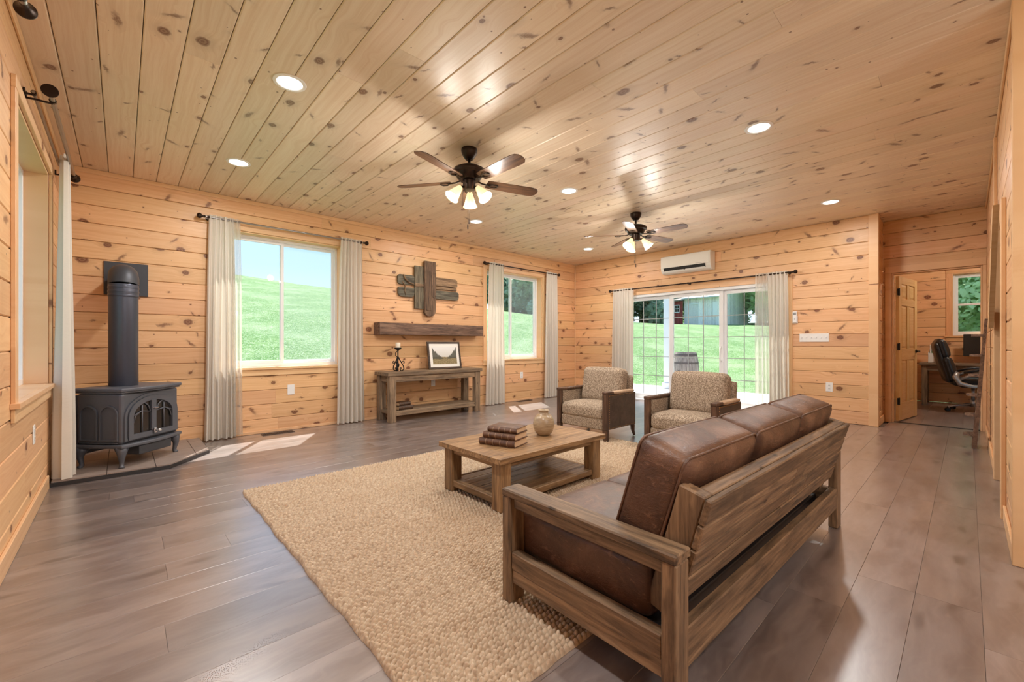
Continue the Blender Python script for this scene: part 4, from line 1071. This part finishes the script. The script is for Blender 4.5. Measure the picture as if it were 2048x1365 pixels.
# left side: two raised arches (x = .02 plane)
for k in (0, 1):
    c_ = SD/2-.087+k*.174
    arch_frame('side_arch', c_, .225, .078, .215, .078, .012, .009, .0205, 'stove', ax='x')
b = MB(); b.box(.012, .0198, .05, SD-.05, .205, .212, .002); b.build('side_bead', M_['stove'], st)
part(st, 'rear_shield', 'stove_dark', (.03, SW-.03, SD-.019, SD+.02, .10, .60), c=.004)
# flue
fl = thing('stove_pipe', 'black flue pipe rising from the stove to a square wall plate', 'flue', (.012, 5.085, 0))
b = MB(); b.lathe([(.098, .7005), (.1, .705), (.1, 1.48)], 32); b.build('pipe', M_['pipe'], fl, angle=40)
b = MB()
for z in (1.495, 1.53, 1.565): b.lathe([(.1005, z-.012), (.1045, z-.006), (.1045, z+.006), (.1005, z+.012)], 32, cap=False)
b.lathe([(.1, 1.481), (.1025, 1.49), (.1025, 1.59), (.1, 1.595)], 32, cap=False); b.build('collar', M_['pipe'], fl, angle=30)
pts = []
for a in np.linspace(0, 90, 6): pts.append((0, .13-.13*math.cos(R(a)), 1.59+.10*math.sin(R(a))))
pts.append((0.02, YB-.02-5.085, 1.69))
b = MB(); b.tube(pts, .103, 28, False); b.build('elbow', M_['stove_dark'], fl, angle=20)
b = MB(); b.box(-.142, .186, YB-5.085-.016, YB-5.085-.0005, 1.55, 1.878, .003); b.build('wall_plate', M_['stove_dark'], fl)

# ---- curtains and rods
def rod(name, label, p0, p1, r, mat, finial='ball', brackets=(), wall=None, group=None):
    p0, p1 = Vector(p0), Vector(p1); d = (p1-p0).normalized()
    o = thing(name, label, 'curtain rod', p0, 0, group)
    q = p1-p0; b = MB(); b.tube([(0, 0, 0), tuple(q)], r, 12); b.build('rod', M_[mat], o, angle=40)
    if finial:
        for e_, s in ((Vector((0, 0, 0)), -1), (q, 1)):
            b = MB(); Mx = T(e_) @ (d*s).to_track_quat('Z', 'Y').to_matrix().to_4x4()
            if finial == 'ball': b.lathe([(r, -.01), (r*1.5, 0), (r*1.2, .012), (.014, .02), (.026, .032), (.030, .046), (.024, .06), (.010, .068), (0, .069)], 16, Mx, False)
            else: b.lathe([(r, -.02), (r*1.2, 0), (r*1.3, .01), (.03, .03), (.036, .036), (.036, .042), (0, .045)], 20, Mx, False)
            b.build('finial', M_['bronze'], o, angle=40)
    for t_ in brackets:
        c = q*t_; w = Vector(wall)-(p0+c); w = Vector((w.x if abs(d.x) < .5 else 0, w.y if abs(d.y) < .5 else 0, 0))
        b = MB(); b.tube([tuple(c+Vector((0, 0, -r-.004))), tuple(c+w*.6+Vector((0, 0, -r-.004))), tuple(c+w*.999+Vector((0, 0, -.02)))], .006, 6); Mx = T(c+w*.99) @ w.to_track_quat('Z', 'Y').to_matrix().to_4x4()
        b.lathe([(.018, -.008), (.018, .0)], 12, Mx); b.lathe([(r+.004, -.01), (r+.004, .01)], 10, T(c) @ d.to_track_quat('Z', 'Y').to_matrix().to_4x4()); b.build('bracket', M_['bronze'], o, angle=40)
    return o
def curtain(label, kind, P, t0, t1, b0, b1, zt_, zb, folds, off, mat='linen', seed=0, rodz=None, group=None, amp=(.018, .044)):
    """gathered panel: u from t0..t1 at the rod, b0..b1 at the hem, hanging at distance off from wall plane P"""
    r_ = random.Random(seed); nc, nr = folds*12, 26; b = MB()
    ph = [r_.uniform(-.5, .5) for _ in range(folds+2)]; am = [r_.uniform(.55, 1.15) for _ in range(folds+2)]
    for i in range(nr+1):
        f_ = i/nr; z = zt_+(zb-zt_)*f_
        g_ = min(1, f_*1.15)
        for j in range(nc+1):
            s = j/nc; k = folds*min(1, max(0, s+.028*math.sin(2*math.pi*s*1.5+ph[0]*6)*math.sin(math.pi*s))); ki = int(min(k, folds-1)); fr = k-ki
            a_ = am[ki]*(1-fr)+am[ki+1]*fr
            ft = t0+(t1-t0)*s; fb = b0+(b1-b0)*s; e_ = f_**.8
            u = ft*(1-e_)+fb*e_+.004*math.sin(f_*5+ph[ki]*6)
            d = (amp[0]*(1-g_)+amp[1]*g_)*a_*math.sin(2*math.pi*k+ph[ki]*.6*g_)
            d += (.004*math.sin(2*math.pi*k*3.1+ph[ki]*9)*(1-g_)**2)
            if rodz and z > rodz-.05: d *= .75
            dd = off+d
            b.v.append({'back': (u, P-dd, z), 'left': (P+dd, u, z), 'end': (P-dd, u, z)}[kind])
    for i in range(nr):
        for j in range(nc): b.f.append((i*(nc+1)+j, i*(nc+1)+j+1, (i+1)*(nc+1)+j+1, (i+1)*(nc+1)+j))
    o = b.build('sheer_curtain' if mat == 'sheer' else 'curtain', M_[mat], None, True)
    return tag(o, label, 'curtain', group)
gc = 'linen curtains of the living room'
rod('curtain_rod', 'dark curtain rod over the window beside the stove', (.66, YB-.085, 2.457), (2.44, YB-.085, 2.457), .0105, 'steel_rod', brackets=(.02, .98), wall=(0, YB, 0))
curtain('linen curtain left of the stove-side window', 'back', YB, .705, .93, .655, .955, 2.485, .012, 5, .085, seed=1, rodz=2.457, group=gc)
curtain('thin see-through edge of the curtain beside the stove-side window', 'back', YB, .91, .99, .93, 1.02, 2.485, .03, 2, .085, 'sheer', 11)
curtain('linen curtain between the stove-side window and the mantel', 'back', YB, 2.13, 2.41, 2.07, 2.45, 2.485, .012, 6, .085, seed=2, rodz=2.457, group=gc)
rod('curtain_rod', 'dark curtain rod over the window near the corner', (4.62, YB-.085, 2.465), (6.47, YB-.085, 2.465), .0105, 'bronze', brackets=(.02, .98), wall=(0, YB, 0))
curtain('linen curtain between the console and the corner window', 'back', YB, 4.69, 5.01, 4.60, 5.05, 2.495, .012, 6, .085, seed=3, rodz=2.465, group=gc)
curtain('linen curtain right of the corner window beside the corner', 'back', YB, 6.15, 6.46, 6.09, 6.50, 2.495, .012, 6, .085, seed=4, rodz=2.465, group=gc)
rod('curtain_rod', 'long dark curtain rod over the sliding door', (XE-.085, 4.735, 2.10), (XE-.085, 1.71, 2.10), .0105, 'bronze', brackets=(.015, .5, .985), wall=(XE, 0, 0))
curtain('linen curtain left of the sliding door behind the armchair', 'end', XE, 4.70, 4.26, 4.74, 4.27, 2.128, .012, 7, .085, seed=5, rodz=2.10, group=gc)
curtain('linen curtain right of the sliding door', 'end', XE, 2.02, 1.765, 1.99, 1.74, 2.128, .012, 5, .085, seed=6, rodz=2.10, group=gc)
curtain('sheer linen panel hanging over the right end of the sliding door', 'end', XE, 2.185, 2.0, 2.195, 1.97, 2.128, .012, 4, .088, 'sheer', 12)
rod('curtain_rod', 'front nickel rod of the pair above the left window', (-.298, 3.56, 2.50), (-.298, 5.20, 2.50), .0125, 'steel_rod', 'disc', (.06, .97), (XL, 0, 0))
rod('curtain_rod', 'slim inner rod of the pair above the left window', (-.368, 3.60, 2.50), (-.368, 4.95, 2.50), .008, 'steel_rod', None, (.01,), (XL, 0, 0))
rod('curtain_rod', 'curtain rod end with dark disc at the top left corner', (-.302, 1.2, 2.50), (-.302, 2.70, 2.50), .0125, 'steel_rod', 'disc', (.1, .96), (XL, 0, 0))
curtain('linen curtain hanging on the left wall beside the stove', 'left', XL, 4.74, 4.98, 4.63, 4.95, 2.54, .045, 3, .082, seed=8, group=gc, amp=(.025, .062))

# ---- small wall fittings
def outlet(kind, P, u, z, label, name='wall_outlet', w=.072, h=.118, dup=True):
    o = thing(name, label, 'outlet', (0, 0, 0)); o.matrix_basis = T(at(kind, P, u, z)) @ ROT[kind]
    part(o, 'plate', 'white_plastic', (-w/2, w/2, -.006, -.0005, -h/2, h/2), c=.002)
    if dup:
        for s in (-1, 1):
            part(o, 'socket', 'white_plastic', (-.017, .017, -.0085, -.0061, s*.024-.014, s*.024+.014), c=.001)
            part(o, 'slot', 'black_gap', (-.009, -.006, -.0088, -.0086, s*.024-.006, s*.024+.006), (.006, .009, -.0088, -.0086, s*.024-.006, s*.024+.006), c=0)
    return o
outlet('back', YB, 1.545, .50, 'white outlet under the stove-side window', dup=False, w=.08, h=.125)
outlet('back', YB, 3.60, .46, 'white outlet on the wall under the console table')
outlet('back', YB, 5.54, .48, 'white outlet under the corner window')
outlet('left', XL, 3.98, .50, 'white outlet on the left wall under the window')
outlet('end', XE, 1.29, .475, 'white outlet on the wall right of the sliding door', w=.08, h=.125)
sw = thing('light_switch', 'long white plate with a row of toggle switches', 'switch', (0, 0, 0)); sw.matrix_basis = T((XE, 1.465, 1.155)) @ ROT['end']
part(sw, 'plate', 'white_plastic', (-.172, .172, -.006, -.0005, -.058, .058), c=.002)
for k in range(6): part(sw, 'toggle', 'white_plastic', (-.143+k*.057-.005, -.143+k*.057+.005, -.016, -.0061, -.002, .014), c=.001); part(sw, 'toggle_slot', 'white_vinyl', (-.143+k*.057-.008, -.143+k*.057+.008, -.0068, -.0061, -.014, .016), c=0)
rc = thing('remote_control', 'white remote in a holder right of the sliding door curtain', 'remote', (0, 0, 0)); rc.matrix_basis = T((XE, 1.69, 1.45)) @ ROT['end']
part(rc, 'holder', 'white_plastic', (-.033, .033, -.016, -.0005, -.085, .02), c=.003); part(rc, 'remote', 'white_vinyl', (-.026, .026, -.034, -.0165, -.07, .085), c=.004); part(rc, 'display', 'cardboard', (-.018, .018, -.0345, -.0341, .035, .07), c=0); part(rc, 'button', 'cardboard', (-.006, .006, -.036, -.0341, -.03, -.02), c=0)
# air conditioner
ac = thing('air_conditioner', 'white wall air conditioner above the sliding door', 'air conditioner', (0, 0, 0)); ac.matrix_basis = T((XE, 3.235, 2.285)) @ ROT['end']
prof = [(-.0005, 0), (-.10, .0), (-.155, .02), (-.185, .06), (-.195, .10), (-.2, .25), (-.195, .29), (-.18, .30), (-.0005, .30)]
b = MB(); b.prism(prof, -.425, .425, 'x'); o = b.build('body', M_['ac_white'], ac)
bv = o.modifiers.new('edge', 'BEVEL'); bv.width = .008; bv.segments = 3; bv.limit_method = 'ANGLE'; bv.angle_limit = R(25)
b = MB(); b.prism([(-.1975, .098), (-.2, .096), (-.190, .060), (-.176, .040), (-.172, .045)], -.37, .345, 'x'); b.build('air_slot', M_['black_gap'], ac)
b = MB(); b.prism([(-.186, .046), (-.189, .047), (-.166, .022), (-.162, .022)], -.36, .335, 'x'); b.build('louvre', M_['ac_white'], ac)
b = MB(); b.prism([(-.2025, .10), (-.2035, .25), (-.2005, .25), (-.1995, .10)], -.405, .405, 'x'); b.build('front_cover', M_['ac_white'], ac)
b = MB(); b.box(-.01, .01, -.197, -.18, .04, .058, .002); b.build('tab', M_['black_gap'], ac)
b = MB()
for k in range(6): b.box(.19+k*.018, .19+k*.018+.012, -.2037, -.2031, .112, .118)
b.build('printed_mark', M_['cardboard'], ac)
# floor registers
for (x, y, lb) in ((1.37, 5.595, 'dark floor vent under the stove-side window'), (5.53, 5.64, 'dark floor vent under the corner window')):
    o = thing('floor_vent', lb, 'vent', (x, y, .0005)); part(o, 'frame', 'grill', (-.17, .17, -.055, -.045, 0, .006), (-.17, .17, .045, .055, 0, .006), (-.17, -.155, -.045, .045, 0, .006), (.155, .17, -.045, .045, 0, .006), c=.001)
    part(o, 'recess', 'black_gap', (-.155, .155, -.045, .045, 0, .0012), c=0)
    for k in range(14): part(o, 'louvre', 'grill', (-.147+k*.0215, -.147+k*.0215+.009, -.045, .045, .0013, .005), c=0)

# ---- recessed lights
def downlight(x, y, label):
    o = thing('recessed_light', label, 'ceiling light', (x, y, H), 0, 'recessed ceiling lights')
    b = MB(); b.lathe([(.098, -.0005), (.096, -.005), (.078, -.007), (.074, -.004), (.074, -.0005)], 32, cap=False); b.build('trim_ring', M_['white_ring'], o, angle=40)
    b = MB(); b.lathe([(.0735, -.0008), (.0735, -.0035), (.04, -.006), (0, -.0068)], 32, cap=False); b.build('lens', M_['lens'], o, True)
    lamp('downlight_lamp', 'AREA', o, (0, 0, -.010), DOWN_W, (1, .985, .965), .13)
for x, y, lb in ((.793, 2.96, 'largest recessed light, nearest at the upper left'), (.793, 4.583, 'recessed light above the stove side of the back wall'), (3.60, 2.97, 'recessed light between the two ceiling fans'),
                 (3.57, 4.583, 'recessed light above the mantel behind the near fan'), (3.63, 1.10, 'recessed light over the far end of the sofa, at the upper right'), (6.16, 1.10, 'recessed light in front of the office alcove'), (6.06, 4.56, 'recessed light nearest the far room corner'),
                 (.793, 1.10, 'recessed light above the photographer'), (.79, -.9, 'added fill light, recessed, behind the photographer near the left wall'), (2.3, -2.4, 'added fill light, recessed, behind the photographer in the kitchen'), (.6, -2.8, 'added fill light, recessed, over the rear wall')):  # the last three are unseen, added to brighten the room
    downlight(x, y, lb)
ol = thing('office_fill_light', 'unseen round ceiling light added to brighten the office', 'ceiling light', (9.2, -.6, H)); b = MB(); b.lathe([(.14, -.0005), (.14, -.02), (.1, -.06), (0, -.075)], 24, cap=False); b.build('diffuser', M_['lens'], ol, True); lamp('office_fill_lamp', 'POINT', ol, (0, 0, -.12), 75, (1, .9, .78), .08)  # unseen light, added to lift the office brightness

# ---- unseen hanging globes added behind the photographer to fill the room with light
for px0, lb in ((.9, 'unseen fill globe added behind the photographer nearer the left wall'), (2.2, 'unseen fill globe added behind the photographer nearer the hall')):
    o = thing('fill_globe', lb, 'added fill lamp', (px0, -1.5, H), 0, 'added fill globes')
    b = MB(); b.lathe([(.06, -.0005), (.055, -.02), (0, -.025)], 20, cap=False); b.build('canopy', M_['bronze'], o, angle=40)
    b = MB(); b.tube([(0, 0, -.02), (0, 0, -.55)], .006, 8); b.build('stem', M_['bronze'], o, True)
    b = MB(); b.lathe([(.03, -.54), (.035, -.56), (.03, -.60), (0, -.60)], 16, cap=False); b.build('socket', M_['bronze'], o, angle=40)
    b = MB(); b.ball((0, 0, -.68), .09, 20, 12); b.build('globe', M_['lens'], o, True)
    lamp('fill_globe_lamp', 'POINT', o, (0, 0, -.85), FILL_W, (1, 1, 1), .09)

# ---- ceiling fans
def fan(loc, a0, label):
    o = thing('ceiling_fan', label, 'ceiling fan', loc, 0, 'ceiling fans')      # origin on the ceiling
    b = MB(); b.lathe([(.068, -.0005), (.070, -.02), (.062, -.05), (.038, -.085), (.030, -.092), (0, -.092)], 24, cap=False); b.build('canopy', M_['bronze'], o, angle=40)
    b = MB(); b.tube([(0, 0, -.09), (0, 0, -.165)], .0125, 12); b.build('downrod', M_['bronze'], o, True)
    b = MB(); b.lathe([(.015, -.145), (.05, -.15), (.10, -.162), (.135, -.182), (.14, -.20), (.136, -.212), (.13, -.216), (.115, -.222), (.105, -.25), (.085, -.272), (.0, -.275)], 32, cap=False); b.build('motor', M_['bronze'], o, angle=30)
    b = MB(); b.lathe([(.0, -.274), (.055, -.276), (.055, -.335), (.048, -.355), (.0, -.365)], 24, cap=False); hs = b.build('switch_housing', M_['bronze'], o, angle=30)
    for k in range(5):
        Mk = RZ(a0+72*k)
        b = MB(); b.tube([(.06, 0, -.262), (.12, 0, -.282), (.19, 0, -.287)], [.012, .011, .012], 8, True, Mk, .5)
        for dx, dy in ((.19, -.03), (.19, .03)): b.tube([(.18, 0, -.288), (.205, dy, -.288), (.245, dy*.9, -.288), (.262, 0, -.288)], .008, 6, True, Mk, .5)
        br_ = b.build('blade_bracket', M_['bronze'], o, True)
        Bk = Mk @ T((0, 0, -.28)) @ RX(-12)
        out = [(.16, -.048), (.20, -.056), (.58, -.066), (.628, -.058), (.652, -.036), (.66, .0), (.652, .036), (.628, .058), (.58, .066), (.20, .056), (.16, .048)]
        b = MB(); b.prism(out, -.003, .003); me_ = b.mesh('blade'); me_.materials.append(M_['fan_wood']); q = link('blade', me_, o); q.matrix_basis = Bk
    for k in range(3):
        a = R(a0+20+120*k); dx, dy = math.cos(a), math.sin(a)
        b = MB(); b.tube([(dx*.03, dy*.03, -.335), (dx*.075, dy*.075, -.338), (dx*.092, dy*.092, -.352)], .010, 8); b.build('light_arm', M_['bronze'], o, True)
        Sm = T((dx*.09, dy*.09, -.352)) @ Vector((dx*.62, dy*.62, -.78)).to_track_quat('Z', 'Y').to_matrix().to_4x4()
        b = MB(); b.lathe([(.018, -.012), (.024, 0), (.030, .02), (.040, .05), (.046, .075), (.056, .105), (.064, .118), (.0605, .118), (.052, .103), (.042, .075), (.036, .05), (.026, .02), (.018, .004)], 20, Sm, False); sh = b.build('lamp_shade', M_['shade'], o, True)
        b = MB(); b.ball((0, 0, .07), .026, 12, 8, Sm); b.build('bulb', M_['bulb'], sh, True)
        p = Sm @ Vector((0, 0, .135)); lamp('bulb_lamp', 'POINT', o, p, BULB_W, (1, .955, .89), .05)
    b = MB(); b.tube([(.02, .03, -.36), (.02, .03, -.60)], .0012, 5); b.tube([(.02, .03, -.60), (.02, .03, -.635)], .005, 6)
    b.tube([(-.03, -.02, -.36), (-.03, -.02, -.66)], .0012, 5); b.tube([(-.03, -.02, -.66), (-.03, -.02, -.70)], .005, 6); b.build('pull_chain', M_['bronze'], o)
    return o
fan((2.20, 2.92, H), -90, 'nearer dark bronze ceiling fan with three lit glass shades')
fan((4.855, 2.90, H), -86, 'farther dark bronze ceiling fan nearer the air conditioner')

# ---- leaning rack of half-round ledges
rk = thing('ledge_rack', 'dark leaning board with half-round ledges beside the office doorway', 'rack', (6.38, YR+.06, .0))
b = MB(); b.prism([(0.0, 0.0), (.035, .0), (-.055, 1.32), (-.075, 1.32)], -.0, .20, 'x', M=T((0, .035, .001))); b.build('board', M_['beam'], rk)
for k in range(6):
    z = .12+k*.205; y0 = .035-z*.058
    pts = [(.10+.09*math.cos(math.pi*i/10), y0+.02+.085*math.sin(math.pi*i/10)) for i in range(11)]
    b = MB(); b.prism(pts, z, z+.022); b.build('ledge', M_['beam'], rk)

# ---- office
dk = thing('desk', 'grey timber desk under the office window', 'desk', (10.3, -1.2, 0))
part(dk, 'top', 'grey_y', (0, .65, 0, 1.78, .695, .735)); part(dk, 'apron', 'grey_y', (.04, .07, .06, 1.72, .60, .6945)); part(dk, 'apron', 'grey_x', (.10, .6, 1.70, 1.73, .60, .6945))
for x in (.03, .55):
    for y in (.03, 1.68): part(dk, 'leg', 'grey_z', (x, x+.07, y, y+.07, 0, .6945))
mo = thing('monitor', 'dark computer monitor on the office desk', 'monitor', (10.72, -.28, .7355))
part(mo, 'screen', 'screen', (-.015, .02, -.36, .33, .12, .50), c=.006); part(mo, 'neck', 'black_gap', (.02, .045, -.05, .03, .01, .3)); part(mo, 'foot', 'black_gap', (-.07, .11, -.13, .10, 0, .012))
ho = thing('paper_holder', 'white paper tray holding green folders on the desk', 'holder', (10.55, .37, .7355))
part(ho, 'tray', 'white_plastic', (0, .20, 0, .006, 0, .19), (0, .20, .10, .106, 0, .19), (0, .006, .006, .10, 0, .17), (.194, .20, .006, .10, 0, .25), (0, .2, .006, .1, 0, .006), c=.001); part(ho, 'folder', 'green', (.02, .18, .035, .06, .007, .32), c=.002); part(ho, 'folder', 'white_plastic', (.02, .18, .065, .085, .007, .32), c=.002)
b = MB(); b.lathe([(.043, 0), (.045, .01), (.045, .40), (.038, .405), (.038, .38), (0, .375)], 18, cap=False); o = b.build('paper_tube', M_['cardboard'], None, angle=40); o.location = (10.50, .315, .7355); tag(o, 'tall grey tube standing beside the paper tray', 'tube')
oc = thing('office_chair', 'black leather office chair with silver arms at the desk', 'office chair', (9.75, -.06, 0), R(98))
b = MB(); b.tube([(0, 0, .085), (0, 0, .20)], .035, 12); b.tube([(0, 0, .20), (0, 0, .40)], .022, 12); b.build('gas_lift', M_['chair_silver'], oc, True)
for k in range(5):
    a = R(72*k+20); c_, s_ = math.cos(a), math.sin(a)
    b = MB(); b.tube([(c_*.03, s_*.03, .115), (c_*.18, s_*.18, .105), (c_*.31, s_*.31, .075)], [.034, .026, .018], 8, True, None, .7); b.build('base_arm', M_['chair_silver'], oc, True)
    b = MB()
    for q in (-.018, .018): b.lathe([(.0, -.008), (.028, -.007), (.028, .007), (0, .008)], 14, T((c_*.31-s_*q, s_*.31+c_*q, .029)) @ RZ(72*k+20) @ RX(90))
    b.tube([(c_*.31, s_*.31, .03), (c_*.31, s_*.31, .08)], .009, 6); b.build('caster', M_['black_gap'], oc, angle=40)
part(oc, 'mechanism', 'black_gap', (-.12, .14, -.1, .1, .385, .42))
b = MB(); b.cushion(-.27, .25, -.26, .26, .42, .53, .045, (.01, .01, .02), 10); b.build('seat', M_['black_leather'], oc, True)
BK = T((.20, 0, .50)) @ RY(14)
b = MB(); b.cushion(-.02, .09, -.24, .24, 0, .38, .05, (.035, 0, .02), 10, BK); b.build('backrest', M_['black_leather'], oc, True)
b = MB(); b.cushion(-.025, .085, -.22, .22, .36, .66, .05, (.03, 0, .02), 10, BK); b.build('head_pad', M_['black_leather'], oc, True)
b = MB(); b.cushion(.055, .115, -.22, .22, -.02, .62, .03, (.02, 0, 0), 8, BK); b.build('back_shell', M_['black_leather'], oc, True)
for s in (-1, 1):
    b = MB(); y = s*.29
    b.tube([(.20, y*.9, .62), (.23, y, .56), (.18, y, .46), (.05, y, .42), (-.12, y*.95, .43)], [.028, .034, .03, .022, .015], 8, True, None, 1.4); b.tube([(.20, y, .50), (.06, y, .60), (-.18, y, .66)], [.02, .022, .016], 8)
    b.build('arm_frame', M_['chair_silver'], oc, True)
    b = MB(); b.tube([(.14, y, .625), (-.02, y, .675), (-.22, y, .685)], [.03, .034, .026], 8, True, None, .6); b.build('arm_pad', M_['black_leather'], oc, True)
